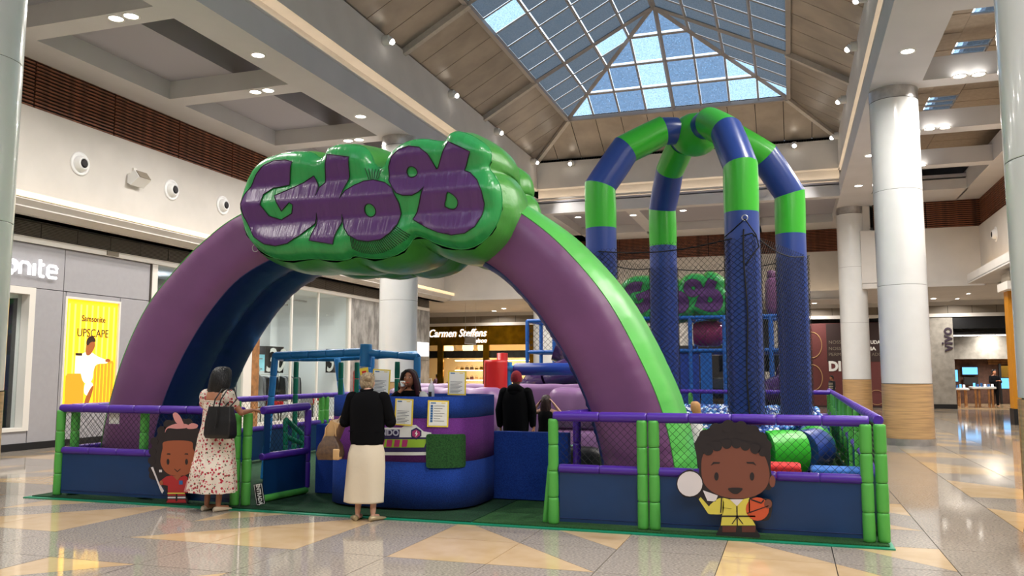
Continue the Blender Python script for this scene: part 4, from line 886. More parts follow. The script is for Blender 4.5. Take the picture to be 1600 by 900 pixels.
MB().loft([[(x, y, z) for x, y in [sup(-pi+2*pi*k/48, .9) for k in range(48)]] for z in (.0+.025, .06)]).obj('plinth', 'black', ct)
MB().loft([[(x, y, z) for x, y in [sup(-pi+2*pi*k/48, .94) for k in range(48)]] for z in (.98, 1.0)]).obj('desk_shelf', 'pvc_navy', ct)
def tess(poly, holes=(), step=.05):
    vs = [tuple(p) for p in poly]; n = len(vs); ed = [(i, (i+1) % n) for i in range(n)]
    for h_ in holes:
        b = len(vs); vs += [tuple(p) for p in h_]; ed += [(b+i, b+(i+1) % len(h_)) for i in range(len(h_))]
    xs_ = [p[0] for p in poly]; zs_ = [p[1] for p in poly]; x = min(xs_)+step*.5; row = 0
    bound = [list(poly)]+[list(h_) for h_ in holes]
    while x < max(xs_):
        z = min(zs_)+step*(.5 if row % 2 else .25)
        while z < max(zs_):
            if inpoly((x, z), poly) and not any(inpoly((x, z), h_) for h_ in holes):
                if all(seglen((x, z), B[i], B[(i+1) % len(B)]) > step*.4 for B in bound for i in range(len(B))): vs.append((x, z))
            z += step
        x += step; row += 1
    r_ = delaunay_2d_cdt([Vector(v) for v in vs], ed, [], 0, 1e-5)
    V = [tuple(v) for v in r_[0]]; F = []
    for f_ in r_[2]:
        cx_ = sum(V[i][0] for i in f_)/len(f_); cz_ = sum(V[i][1] for i in f_)/len(f_)
        if inpoly((cx_, cz_), poly) and not any(inpoly((cx_, cz_), h_) for h_ in holes): F.append(tuple(f_))
    return V, F
def wrapped(poly, name, m, off, th, parent, step=.06):
    Q = []
    for i in range(len(poly)):
        a = poly[i]; b = poly[(i+1) % len(poly)]; n_ = max(1, int(hypot(b[0]-a[0], b[1]-a[1])/.03)); Q += [(a[0]+(b[0]-a[0])*k/n_, a[1]+(b[1]-a[1])*k/n_) for k in range(n_)]
    poly = Q; V, F = tess(poly, (), step); n = len(V); mb = MB()
    vs = [(x, frontY(x, off+th), z) for x, z in V]+[(x, frontY(x, off), z) for x, z in V]
    mb.add(vs, F+[tuple(i+n for i in f_[::-1]) for f_ in F]); k = len(poly)
    mb.add([(x, frontY(x, off+th), z) for x, z in poly]+[(x, frontY(x, off), z) for x, z in poly], [(i, k+i, k+(i+1) % k, (i+1) % k) for i in range(k)])
    return mb.obj(name, m, parent)
def cpt(x, y):
    Y = 9.03
    for _ in range(12): v = onY(x, y, Y); Y = .5*Y+.5*frontY(v.x)
    return (v.x, v.z)
def cpx(l): return [cpt(x, y) for x, y in l]
st_ = [((585, 668), (628, 668), (632, 665), (641, 664), (650, 664), (662, 674), (674, 676), (674, 711), (585, 711)), 
       ((585, 671), (625, 671), (624, 683), (585, 683)), ((585, 683), (671, 683), (668, 706), (585, 706)), ((586, 686), (668, 686), (663, 699), (586, 699))]
wrapped(cpx(st_[0]), 'sticker_outline', 'paper', .001, .003, ct); wrapped(cpx(st_[1]), 'sticker_plate', 'ink_violet', .004, .003, ct); wrapped(cpx(st_[2]), 'sticker_frame', 'ink_violet', .004, .003, ct); wrapped(cpx(st_[3]), 'sticker_bar', 'lime', .007, .002, ct)
for x0 in (592, 604, 616, 628): wrapped(cpx([(x0+1.5, 687), (x0+10, 687), (x0+8, 698), (x0, 698)]), 'sticker_block', 'ink_magenta', .009, .002, ct)
wrapped(cpx([(643, 672), (651, 668), (659, 673), (659, 681), (651, 687), (643, 682)]), 'sticker_hexagon', 'ink_violet', .009, .003, ct); wrapped(cpx([(645, 674), (651, 671), (657, 675), (657, 680), (651, 684), (645, 681)]), 'sticker_hexagon', 'ink_magenta', .012, .002, ct)
wrapped(cpx([(652, 672.5), (649, 678), (651, 678), (650, 682.5), (654, 677), (652, 677)]), 'sticker_bolt', 'paper', .014, .002, ct)
o = textmesh('MUNDO' if False else 'NDO', .1, 'sticker_text', 'ink_pale', .001, ct, bold=.003); p = onY(611, 676, 9.0); o.rotation_euler = (pi/2, 0, 0); o.location = (p.x, frontY(p.x, .012), p.z)
wrapped(cpx([(667, 682), (668, 679), (671, 678), (724, 678), (727, 679), (728, 682), (728, 726), (727, 729), (724, 730), (671, 731), (668, 730), (667, 727)]), 'hanging_turf_patch', 'turf_bright', .003, .02, ct)
def notice(cx_, cz_, w_, h_, x_y, label, tilt=0, lines=9, table=False, rz=0):
    t = thing('taped_notice', label, 'notice', (cx_, x_y, cz_), 'yellow bordered notices at the counter'); t.rotation_euler = (0, radians(tilt), rz)
    bx('yellow_backing', (-w_/2, 0, -h_/2), (w_/2, .006, h_/2), 'paper_yellow', t); bx('sheet', (-w_/2+.018, -.002, -h_/2+.016), (w_/2-.018, 0, h_/2-.016), 'paper', t)
    bx('header_mark', (-w_*.36, -.004, h_*.38), (-w_*.12, -.002, h_*.42), 'ink_blue', t); bx('header_mark', (w_*.14, -.004, h_*.39), (w_*.34, -.002, h_*.42), 'paper_yellow', t)
    for k in range(lines):
        z = h_*.05-k*h_*.5/lines if not table else h_*.3-k*h_*.66/lines; z1_ = z-h_*.015
        bx('text_line', (-w_*(.36 if not table else .2), -.004, z1_), (w_*(.3-.1*(k % 3)), -.002, z), 'ink', t)
        if table: bx('text_marker', (-w_*.36, -.004, z1_-.012), (-w_*.25, -.002, z+.008), 'ink_blue', t)
pz = lambda x, y, Y=9.03: onY(x, y, Y)
for (x0, y0, x1, y1, Y, lab, tl, tb) in ((618, 623, 645, 665, None, 'yellow bordered notice taped on the counter front beside the woman in black', 2, False), (670, 625.5, 700, 667.5, None, 'yellow bordered notice with a blue marked list on the counter front', 1.5, True),
        (582, 577, 609, 616, 9.7, 'yellow bordered notice standing on the counter behind the grey haired woman', 3, False), (700, 579.5, 728, 617.5, 9.35, 'yellow bordered notice standing at the right end of the counter top', 1, False)):
    Yq = Y or 9.0; a = onY(x0, y0, Yq); b = onY(x1, y1, Yq); cx_ = (a.x+b.x)/2
    if Y is None:
        Yq = frontY(cx_, .012); a = onY(x0, y0, Yq); b = onY(x1, y1, Yq); cx_ = (a.x+b.x)/2
    sl = 0
    if Y is None: sl = atan2(frontY(cx_+.1)-frontY(cx_-.1), .2)
    notice(cx_, (a.z+b.z)/2, b.x-a.x, a.z-b.z, Yq-(.008 if Y is None else 0), lab, tl, 9 if not tb else 7, tb, sl)
p = onY(569, 582, 9.6); t = thing('card', 'small yellow card with a red mark standing behind the grey haired woman', 'card', (p.x, 9.6, p.z)); t.rotation_euler = (0, radians(-8), 0); bx('card_sheet', (-.06, 0, -.09), (.06, .006, .06), 'paper_yellow', t); bx('red_mark', (-.03, -.003, -.01), (.03, -.001, .02), 'red_vinyl', t); bx('stand', (-.004, .002, -.33), (.004, .01, -.09), 'clear_plastic', t)
p = onY(674, 615, 9.42); t = thing('sanitizer_bottle', 'clear pump bottle on the counter beside the seated receptionist', 'bottle', (p.x, 9.42, 1.0))
MB().lathe((0, 0, .26), [(.036, 0), (.038, .02), (.038, .17), (.03, .2), (.014, .22)], 16).obj('bottle_body', 'clear_plastic', t); MB().lathe((0, 0, .26), [(.016, .22), (.016, .25)], 10).obj('cap', 'white_plastic', t); MB().tube([(0, 0, .5), (0, 0, .535), (-.035, 0, .53)], .006, 6).obj('pump', 'white_plastic', t)
bx('label_print', (-.02, -.04, .32), (.02, -.037, .38), 'ink_black', t); bx('riser', (-.05, -.05, 0), (.05, .05, .26), 'carpet_blue', t)
# low carpeted walls either side
t = thing('carpet_wall', 'low blue carpeted wall left of the reception counter', 'partition', (0, 0, 0), 'low carpeted walls'); bevel(bx('carpet_panel', (-6.02, 9.9, .03), (-5.2, 10.02, .93), 'carpet_blue', t), .015)
t = thing('carpet_wall', 'low blue carpeted wall right of the reception counter', 'partition', (0, 0, 0), 'low carpeted walls'); bevel(bx('carpet_panel', (-3.62, 10.15, .03), (-2.62, 10.27, .87), 'carpet_blue', t), .015)
# ================= INFLATABLE ARCH =================
random.seed(11)
ACX = -5.13
OUT = [(3.93, .0), (3.9, .55), (3.78, 1.15), (3.55, 1.72), (3.2, 2.38), (2.78, 2.92), (2.35, 3.33), (1.85, 3.65), (1.0, 3.98), (0, 4.1)]
INN = [(3.14, .0), (3.12, .5), (3.0, 1.05), (2.85, 1.45), (2.6, 1.92), (2.24, 2.42), (1.8, 2.84), (1.25, 3.1), (.6, 3.28), (0, 3.34)]
OL_ = [(-4.0, 0), (-3.98, .55), (-3.88, 1.12), (-3.66, 1.82), (-3.3, 2.5), (-2.82, 3.02), (-2.38, 3.38), (-1.88, 3.68), (-1.0, 3.98)]
OUT = OUT+OL_[::-1]; INN = INN+[(-x, z) for x, z in INN[-2::-1]]
NS = 12
Oc = catmull(OUT, NS, False); Ic = catmull(INN, NS, False); K = len(Oc)
YA0, YA1 = 9.4, 10.85
ar = thing('inflatable_arch', 'large purple, green and navy inflatable entrance arch', 'inflatable', (ACX, 0, .02))
def side(fn, n, name, m):
    rows_ = []
    for k in range(K):
        jit = random.uniform(-1, 1) if k % 2 else random.uniform(-.3, .3); rows_.append([fn(k, j/n, jit) for j in range(n+1)])
    vs = [v for r_ in rows_ for v in r_]; fs = [(k*(n+1)+j, k*(n+1)+j+1, (k+1)*(n+1)+j+1, (k+1)*(n+1)+j) for k in range(K-1) for j in range(n)]
    return MB().add(vs, fs, True).obj(name, m, ar)
def edgew(s): return (abs(2*s-1))**3*(1-abs(2*s-1)**14)
def fr(k, s, jit, Y=YA0, sg=-1):
    I = Vector(Ic[k]); O = Vector(Oc[k]); p = I+(O-I)*s; b = .10*(1-(2*s-1)**4)+.022*jit*edgew(s); return (p.x, Y+sg*b, p.y)
side(lambda k, s, j: fr(k, s, j), 12, 'front_panel', 'pvc_purple'); side(lambda k, s, j: fr(k, s, j, YA1, 1), 8, 'rear_panel', 'pvc_purple')
def outer(k, s, jit):
    I = Vector(Ic[k]); O = Vector(Oc[k]); n = (O-I).normalized(); b = .13*(1-(2*s-1)**4)+.024*jit*edgew(s); p = O+n*b; return (p.x, YA0+(YA1-YA0)*s, p.y)
def inner(k, s, jit):
    I = Vector(Ic[k]); O = Vector(Oc[k]); n = (O-I).normalized(); b = .08*abs(sin(2*pi*s))**.6+.024*jit*abs(cos(pi*2*s))**4*(1-abs(cos(2*pi*s))**30); p = I-n*b; return (p.x, YA0+(YA1-YA0)*s, p.y)
side(outer, 12, 'outer_panel', 'pvc_green'); side(inner, 18, 'inner_panel', 'pvc_navy')
for k, nm in ((0, 'seam'), ):
    for C_, off in ((Oc, 1), (Ic, -1)):
        MB().tube([(x, YA0, z) for x, z in C_[::2]], .009, 5).obj('piping', 'pvc_green' if off == 1 else 'pvc_navy', ar)
for px, py in ((400, 390), (764, 363)):
    p = onY(px, py, 9.26); MB().tube([(p.x-ACX+.05*cos(a*pi/6), p.y-.01, p.z+.05*sin(a*pi/6)) for a in range(12)], .006, 5, closed=True).obj('anchor_ring', 'steel', ar)
# ================= SIGN ON THE ARCH =================
SGY = 8.92
def zz(l, s=.3, ox=370, oy=190):
    r_ = []
    for x, y in l: v = onY(ox+x*s, oy+y*s, SGY); r_.append((v.x, v.z))
    return r_
OUTL = [(30, 440), (36, 380), (62, 310), (110, 240), (165, 192), (240, 165), (330, 156), (400, 162), (432, 190), (468, 192), (480, 150), (512, 124), (590, 118), (662, 128), (700, 165), (722, 232), (770, 245), (795, 190), (840, 135), (900, 100), (980, 90), (1070, 106), (1096, 102), (1112, 66), (1145, 50), (1210, 64), (1280, 105), (1322, 145), (1328, 190), (1310, 240), (1352, 290), (1378, 350), (1384, 430), (1370, 500), (1340, 560), (1290, 622), (1220, 660), (1150, 666), (1050, 640), (965, 598), (925, 600), (890, 660), (820, 700), (740, 716), (650, 706), (610, 695), (585, 720), (500, 722), (400, 712), (260, 726), (180, 706), (110, 660), (62, 602), (36, 535)]
GLO = [(335, 228), (300, 219), (240, 222), (190, 245), (145, 290), (105, 350), (75, 390), (62, 440), (70, 500), (95, 555), (130, 610), (190, 650), (250, 660), (310, 648), (370, 608), (410, 570), (440, 542), (450, 488), (449, 545), (425, 632), (545, 652), (562, 582), (578, 534), (577, 494), (584, 535), (595, 565), (625, 605), (670, 630), (725, 638), (790, 628), (840, 592), (870, 545), (882, 490), (878, 440), (862, 400), (845, 362), (800, 330), (740, 315), (690, 322), (645, 345), (602, 375), (581, 418), (592, 366), (615, 300), (627, 205), (510, 190), (490, 330), (463, 358), (455, 400), (460, 352), (435, 297), (340, 350), (240, 400), (275, 480), (322, 438), (338, 450), (325, 490), (265, 522), (205, 503), (172, 450), (180, 392), (225, 358), (305, 342), (318, 285)]
BOP = [(820, 320), (820, 250), (840, 200), (880, 165), (930, 148), (985, 155), (1030, 190), (1055, 240), (1065, 262), (1072, 258), (1132, 125), (1245, 178), (1208, 268), (1240, 280), (1280, 320), (1305, 375), (1312, 440), (1300, 500), (1270, 560), (1220, 595), (1150, 605), (1080, 590), (1010, 560), (945, 520), (965, 480), (985, 430), (1010, 358), (985, 385), (950, 402), (905, 402), (870, 390), (845, 360)]
H1 = [(725+28*cos(a*pi/10), 475+32*sin(a*pi/10)) for a in range(20)]; H2 = [(938+27*cos(a*pi/10), 277+27*sin(a*pi/10)) for a in range(20)]
H3 = catmull([(1132, 385), (1120, 420), (1110, 455), (1150, 468), (1172, 452), (1178, 425), (1160, 400)], 2)
outl = smoothpoly(zz(OUTL), 1)
z1s, z2s = onY(585, 281, SGY).z, onY(585, 341.5, SGY).z
random.seed(4)
_ph = [random.uniform(0, 6.28) for _ in range(8)]
def crin(x): return sum(sin(x*(23+9*i)+_ph[i]) for i in range(6))/6
def bulge(x, z, ol=outl):
    d = min(seglen((x, z), ol[i], ol[(i+1) % len(ol)]) for i in range(len(ol)))
    e = .20*sqrt(max(0, 1-(1-min(d/.22, 1))**2))
    for zs_ in (z1s, z2s):
        q = abs(z-zs_)/.22
        if q < 1: e *= 1-.40*(1-sqrt(q*q+.01))/.9 if q < 1 else 1
        e += .008*crin(x)*math.exp(-(q*1.5)**2)*min(1, d/.1)
    e += .006*crin(x*1.3+z*2)*math.exp(-(d/.08)**2)*min(1, d/.03)
    return e
def signpanel(poly, holes, name, m, off, parent, step=.045, sx=None):
    V, F = tess(poly, holes, step); mb = MB(); sx = sx or (lambda x, z, y: (x, y, z))
    mb.add([sx(x, z, SGY-bulge(x, z)-off) for x, z in V], F, True); o = mb.obj(name, m, parent)
    return o
sgn = thing('inflatable_sign', 'puffy green inflatable sign with purple letters on the front arch', 'inflatable', (0, 0, 0), 'green signs with purple letters')
SIGN = []
SIGN.append((signpanel(outl, (), 'front_panel', 'sign_green', 0, sgn, .04)))
def letters(poly, holes, nm):
    P = smoothpoly(zz(poly), 0); Hs = [zz(h_) for h_ in holes]
    P2 = []
    for i in range(len(P)):      # densify for a clean outline
        a = P[i]; b = P[(i+1) % len(P)]; n_ = max(1, int(hypot(b[0]-a[0], b[1]-a[1])/.05))
        P2 += [(a[0]+(b[0]-a[0])*k/n_, a[1]+(b[1]-a[1])*k/n_) for k in range(n_)]
    SIGN.append(signpanel(P2, Hs, nm, 'sign_purple', .011, sgn, .04))
    for Q in [P2]+Hs:
        SIGN.append(MB().tube([(x, SGY-bulge(x, z)-.013, z) for x, z in Q], .0065, 4, closed=True).obj('letter_outline', 'sign_line', sgn))
letters(GLO, [H1], 'letters'); letters(BOP, [H2, H3], 'letters')
hb = MB()
for k in range(6):
    a = zz([(697+k*15.5, 256)])[0]; b = zz([(712+k*9.5, 312-abs(k-2.5)*0)])[0]; hb.tube([(a[0]+(b[0]-a[0])*q/4, SGY-bulge(a[0]+(b[0]-a[0])*q/4, a[1]+(b[1]-a[1])*q/4)-.01, a[1]+(b[1]-a[1])*q/4) for q in range(5)], .004, 4)
for k in range(30):
    th = radians(58+k*2.9) if False else None
    f_ = k/29; ang = radians(128-100*f_); x0, y0 = 728+150*cos(ang)*1.0, 480+160*sin(ang); L_ = 66; dx, dy = .92*f_**1.6, 1-.32*f_
    a = zz([(x0, y0)])[0]; b = zz([(x0+dx*L_, y0+dy*L_)])[0]; hb.tube([(a[0]+(b[0]-a[0])*q/3, SGY-bulge(a[0]+(b[0]-a[0])*q/3, a[1]+(b[1]-a[1])*q/3)-.01, a[1]+(b[1]-a[1])*q/3) for q in range(4)], .004, 4)
SIGN.append(stuff(hb.obj('hatch_lines', 'sign_line', sgn)))
# puffy side band: from the front outline back to a slightly smaller rear outline
cxs = sum(p[0] for p in outl)/len(outl); czs = 3.72
dense = outl; n_ = len(dense); rings = []
for j in range(13):
    s = j/12; r_ = []
    for i, (x, z) in enumerate(dense):
        a = dense[i-1]; b = dense[(i+1) % n_]; tx, tz = b[0]-a[0], b[1]-a[1]; l = hypot(tx, tz)+1e-9; nx, nz = -tz/l, tx/l
        if (x-cxs)*nx+(z-czs)*nz < 0 and False: nx, nz = -nx, -nz
        bl = (.13*abs(sin(pi*s*1.5))**.7 if s < .667 else .13*abs(sin(pi*(s-.667)*3))**.7)+.014*sin(i*1.7)*abs(cos(pi*1.5*s))**3
        sh = 1-.10*s
        r_.append((cxs+(x-cxs)*sh+nx*bl, SGY+2.0*s, czs-.02+(z-czs)*sh+nz*bl+.03*s))
    rings.append(r_)
ar_ = sum(dense[i][0]*dense[(i+1) % n_][1]-dense[(i+1) % n_][0]*dense[i][1] for i in range(n_))
if ar_ > 0:      # outline runs counter-clockwise: flip the swelling outward
    rings = [[(2*(cxs+(dense[i][0]-cxs)*(1-.10*j/12))-v[0], v[1], 2*(czs-.02+(dense[i][1]-czs)*(1-.10*j/12)+.03*j/12)-v[2]) for i, v in enumerate(r_)] for j, r_ in enumerate(rings)]
SIGN.append(MB().loft(rings, caps=False).obj('side_band', 'sign_side', sgn))
SIGN.append(MB().add(rings[-1], [tuple(range(n_))]).obj('rear_panel', 'sign_side', sgn))
SIGN.append(MB().tube([(x, SGY, z) for x, z in dense], .008, 5, closed=True).obj('piping', 'sign_green', sgn))
# ================= FOUR LEGGED CAGE =================
KX, KY, KPH = -1.684, 17.07, -.296
cg = thing('inflatable_cage', 'four-legged blue and green striped inflatable dome frame', 'inflatable', (KX, KY, 0))
prof = [(2.02, .1), (2.02, 4.45), (2.03, 5.3), (1.5, 6.08), (.72, 6.5), (.4, 6.52)]
lab_ = ['tube_blue', 'tube_green', 'tube_blue', 'tube_green', 'tube_blue']
RT = .31
for q in range(4):
    an = KPH+[pi*1.25, pi*.75, pi*1.75, pi*.25][q]; d = Vector((cos(an), sin(an), 0)); sd = Vector((-d.y, d.x, 0))
    rings = []
    for i, (r_, z) in enumerate(prof):
        a = prof[max(0, i-1)]; b = prof[min(len(prof)-1, i+1)]
        t0 = Vector((prof[i][0]-a[0], prof[i][1]-a[1])); t1 = Vector((b[0]-prof[i][0], b[1]-prof[i][1]))
        t0 = t0.normalized() if t0.length else t1.normalized(); t1 = t1.normalized() if t1.length else t0
        tm = (t0+t1).normalized(); k_ = 1/max(.5, tm.dot(t1)); up = Vector((-tm.y, tm.x)); R_ = RT if i < 4 else RT*.97
        rings.append((Vector((r_, z)), up*k_, R_))
    for i in range(len(prof)-1):
        segs = []
        nn = 10 if i == 0 else 4
        for s in range(nn+1):
            f_ = s/nn; c0, u0, r0 = rings[i]; c1, u1, r1 = rings[i+1]; c_ = c0.lerp(c1, f_); u_ = u0.lerp(u1, f_); u_ = u_*(1+.0*f_)
            R_ = r0+(r1-r0)*f_; R_ *= .975+.025*sin(pi*f_) if True else 1
            if i == 4: R_ *= .93
            segs.append([d*(c_.x+u_.x*R_*cos(2*pi*j/22))+Vector((0, 0, c_.y+u_.y*R_*cos(2*pi*j/22)))+sd*(R_*sin(2*pi*j/22)) for j in range(22)])
        fixn(MB().loft(segs).obj('leg_section', lab_[i], cg))
MB().ball((0, 0, 6.46), (.5, .5, .44), 24, 14).obj('hub', 'tube_green', cg)
rg = [(3.3*cos(KPH+pi/4+k*pi/2+e), 3.3*sin(KPH+pi/4+k*pi/2+e)) for k in range(4) for e in (-.12, .12)]
rr_ = []
for i in range(8):
    a = rg[i]; b = rg[(i+1) % 8]; m_ = 2 if i % 2 == 0 else 7
    rr_ += [(a[0]+(b[0]-a[0])*k/m_, a[1]+(b[1]-a[1])*k/m_) for k in range(m_)]
rr_ = [(min(x, .36-KX), y) for x, y in smoothpoly(rr_, 1)]; n_ = len(rr_); per = n_//24
mbs = [rr_[(k*3+e) % n_] for k in range(n_//3) for e in range(1)]
for k in range(0, n_, 3):
    pts_ = [Vector((rr_[(k+e) % n_][0], rr_[(k+e) % n_][1], .36)) for e in range(4)]
    prev = Vector((rr_[k-1][0], rr_[k-1][1], .36))
    MB().tube([p_+(Vector((0, 0, 0))) for p_ in pts_], [.33, .345, .345, .33], 20).obj('ring_section', 'tube_green' if (k//3) % 2 == 0 else 'tube_blue', cg)
# nets hung round the cage and round its front legs
R_ = 2.42
cor = [(R_*cos(KPH+pi/4+k*pi/2), R_*sin(KPH+pi/4+k*pi/2)) for k in range(4)]
for k in range(4): stuff(netplane(cor[k], cor[(k+1) % 4], .7, 4.0, .085, .0034).obj('net', 'net_black', cg)); MB().tube([(cor[k][0]*(1-s)+cor[(k+1) % 4][0]*s, cor[k][1]*(1-s)+cor[(k+1) % 4][1]*s, 4.02-.18*sin(pi*s)) for s in [q/10 for q in range(11)]], .012, 5).obj('net_rope', 'net_black', cg)
for q in range(4):
    an = KPH+[pi*1.25, pi*.75, pi*1.75, pi*.25][q]; c_ = Vector((2.02*cos(an), 2.02*sin(an), 0)); mb = MB(); top = 3.95
    for s0 in range(14):
        for sg_ in (-1, 1):
            for seg_ in range(1):
                pts_ = []
                for w_ in range(45): 
                    z = .7+(top-.7)*w_/44; a = 2*pi*s0/14+sg_*(z-.7)*4.2; pts_.append(c_+Vector((.325*cos(a), .325*sin(a), z)))
                mb.tube(pts_, .0042, 3, caps=False)
    stuff(mb.obj('net', 'net_black', cg))
an = KPH+pi*1.75; c_ = Vector((2.02*cos(an), 2.02*sin(an), 0)); p_ = c_+Vector((.05, -.34, 0))
MB().tube([p_+Vector((.02*sin(z*3), 0, z)) for z in [.7+k*.17 for k in range(21)]], .014, 5).obj('net_rope', 'net_black', cg); MB().tube([p_+Vector((.02, -.01, 4.28)), p_+Vector((.2, .06, 4.0)), p_+Vector((.24, .12, 3.8)), p_+Vector((.03, 0, 3.5))], .012, 5).obj('net_rope', 'net_black', cg); MB().tube([p_+Vector((.02, -.01, 4.28)), p_+Vector((-.2, .06, 4.1)), p_+Vector((-.36, .22, 4.0))], .01, 5).obj('net_rope', 'net_black', cg)
MB().tube([p_+Vector((.02+.05*cos(a*pi/5), 0, 4.3+.05*sin(a*pi/5))) for a in range(10)], .01, 5, closed=True).obj('anchor_ring', 'steel', cg)
# ================= BALL PIT =================
random.seed(21)
tray = thing('ball_pit', 'shallow pit under the striped dome filled with blue and white balls', 'ball pit', (0, 0, 0)); bx('pit_floor', (-4.4, 20.75, .03), (.6, 21.35, .1), 'navy_vinyl', tray); 
for a, b in (((-4.5, 17.2, .03), (-4.42, 21.4, .55)), ((.62, 17.6, .03), (.7, 21.4, .55)), ((-4.5, 21.32, .03), (.7, 21.4, .55))): bx('pit_side', a, b, 'navy_vinyl', tray)
spots_ = []
def inpit(x, y):
    dx, dy = x-KX, y-KY
    ca, sa = cos(-KPH), sin(-KPH); u, v = dx*ca-dy*sa, dx*sa+dy*ca
    ins = max(abs(u), abs(v)) < 2.02
    return ins or (y > 18 and -4.3 < x < .55 and y < 21.25)
y = 14.2
while y < 21.3:
    x = -4.3
    while x < .58:
        xx = x+random.uniform(-.03, .03); yy_ = y+random.uniform(-.03, .03)
        if inpit(xx, yy_): spots_.append((xx, yy_, .62+.16*max(0, min(1, (yy_-15)/5))+random.uniform(-.03, .04)))
        x += .088
    y += .088
bm_ = {}
for m in ('ball_blue', 'ball_white', 'ball_sky'): bm_[m] = MB().ball((0, 0, 0), .046, 8, 6).mesh('ball', m)
spots_.sort(key=lambda p_: hypot(p_[0]+.7, p_[1]-15) if True else 0)
def bvis(p_):      # in the gaps one can see the pit through
    b = math.degrees(atan2(p_[0], p_[1]))+18.28; px_ = 800+FPX*math.tan(radians(b)); return 1094 < px_ < 1142 or 1198 < px_ < 1222 or 1276 < px_ < 1290
vis_ = [p_ for p_ in spots_ if bvis(p_)]; rest = [p_ for p_ in spots_ if not bvis(p_)]
nb = {'ball_blue': 'small dark blue plastic ball in the ball pit under the striped dome', 'ball_white': 'small white plastic ball in the ball pit under the striped dome', 'ball_sky': 'small light blue plastic ball in the ball pit under the striped dome'}
random.shuffle(vis_)
for i, p_ in enumerate(vis_[:280]):
    m = random.choices(['ball_blue', 'ball_white', 'ball_sky'], [5, 2, 3])[0]; tag(inst(bm_[m], 'ball', None, p_), nb[m], 'ball', 'balls in the ball pit')
far_ = {m: MB() for m in bm_}
for p_ in vis_[280:]+rest: far_[random.choices(['ball_blue', 'ball_white', 'ball_sky'], [5, 2, 3])[0]].ball(p_, .046, 6, 4)
for m in far_: stuff(far_[m].obj('loose_balls', m, tray))
# plush blocks behind the right front fence
for (x0, x1, y0, Y, m, lab) in ((1170, 1252, 726, 9.35, 'red_plush', 'red plush block behind the right front fence'), (1267, 1352, 733, 9.15, 'blue_plush', 'blue plush block behind the right front fence corner')):
    a = onY(x0, y0, Y); b = onY(x1, y0, Y); t = thing('foam_block', lab, 'cushion', (a.x, Y, .024), 'plush blocks behind the fence'); bevel(bx('cushion', (0, 0, 0), (b.x-a.x, .45, a.z-.024), m, t), .04, 3); MB().tube([(.05, -.002, (a.z)*.5), (b.x-a.x-.05, -.002, a.z*.5)], .004, 4).obj('seam', m, t)
# ================= PEOPLE =================
def remeshed(mb, name, m, parent, voxel=.012, sm=4, extra=None):
    me = mb.mesh(name); o = bpy.data.objects.new(name, me); C.objects.link(o)
    r_ = o.modifiers.new('r', 'REMESH'); r_.mode = 'VOXEL'; r_.voxel_size = voxel; s_ = o.modifiers.new('s', 'SMOOTH'); s_.iterations = sm; s_.factor = .5
    dg = bpy.context.evaluated_depsgraph_get(); me2 = bpy.data.meshes.new_from_object(o.evaluated_get(dg)); bpy.data.objects.remove(o)
    if extra:
        bm = bmesh.new(); bm.from_mesh(me2); bm.from_mesh(extra.mesh('x')); bm.to_mesh(me2); bm.free()
    for p_ in me2.polygons: p_.use_smooth = True
    me2.materials.clear(); me2.materials.append(M[m]); me2.name = name; q = bpy.data.objects.new(name, me2); C.objects.link(q); q.parent = parent; return q
def limb(mb, pts, rad, n=14):
    P = [Vector(p_) for p_ in pts]; PP = []; RR = []
    for i in range(len(P)-1):
        for k in range(4): f_ = k/4; PP.append(P[i].lerp(P[i+1], f_)); RR.append(rad[i]+(rad[i+1]-rad[i])*f_)
    PP.append(P[-1]); RR.append(rad[-1]); mb.tube(PP, RR, n); mb.ball(P[0], rad[0], n, 8); mb.ball(P[-1], rad[-1], n, 8)
    for i in range(1, len(P)-1): mb.ball(P[i], rad[i]*.99, n, 8)
def hand(mb, wrist, dirv, palmn, s=1.0, curl=.5, thumb=1):
    d = Vector(dirv).normalized(); n = Vector(palmn); n = (n-d*n.dot(d)).normalized(); sd = d.cross(n)*thumb; w_ = Vector(wrist)
    rings = []
    for f_, hw, ht in ((0, .022, .016), (.03, .034, .015), (.06, .04, .014), (.085, .039, .012)):
        c_ = w_+d*f_*s; rings.append([c_+sd*hw*s*cos(a*pi/5)+n*ht*s*sin(a*pi/5) for a in range(10)])
    mb.loft(rings)
    for k, L in enumerate((.068, .077, .072, .056)):
        b = w_+d*.08*s+sd*(.028-.0185*k)*s; p1_ = b+(d*cos(curl*.5)+n*sin(curl*.5))*L*.45*s; p2_ = p1_+(d*cos(curl*1.3)+n*sin(curl*1.3))*L*.3*s; p3_ = p2_+(d*cos(curl*2)+n*sin(curl*2))*L*.25*s
        mb.tube([b, p1_, p2_, p3_], [.0092*s, .0088*s, .008*s, .0065*s], 8); mb.ball(p3_, .0066*s, 8, 5)
    b = w_+d*.02*s+sd*.026*s; p1_ = b+(d*.6+sd*.8+n*.3).normalized()*.035*s; p2_ = p1_+(d*.85+sd*.4+n*.4).normalized()*.03*s; mb.tube([b, p1_, p2_], [.0125*s, .0105*s, .0085*s], 8); mb.ball(p2_, .0086*s, 8, 5)
def ell(z, rx, ry, cx=0, cy=0, n=28, wav=0, k=9, ph=0): return [(cx+(rx+wav*sin(k*2*pi*j/n+ph))*cos(2*pi*j/n), cy+(ry+wav*sin(k*2*pi*j/n+ph))*sin(2*pi*j/n), z) for j in range(n)]
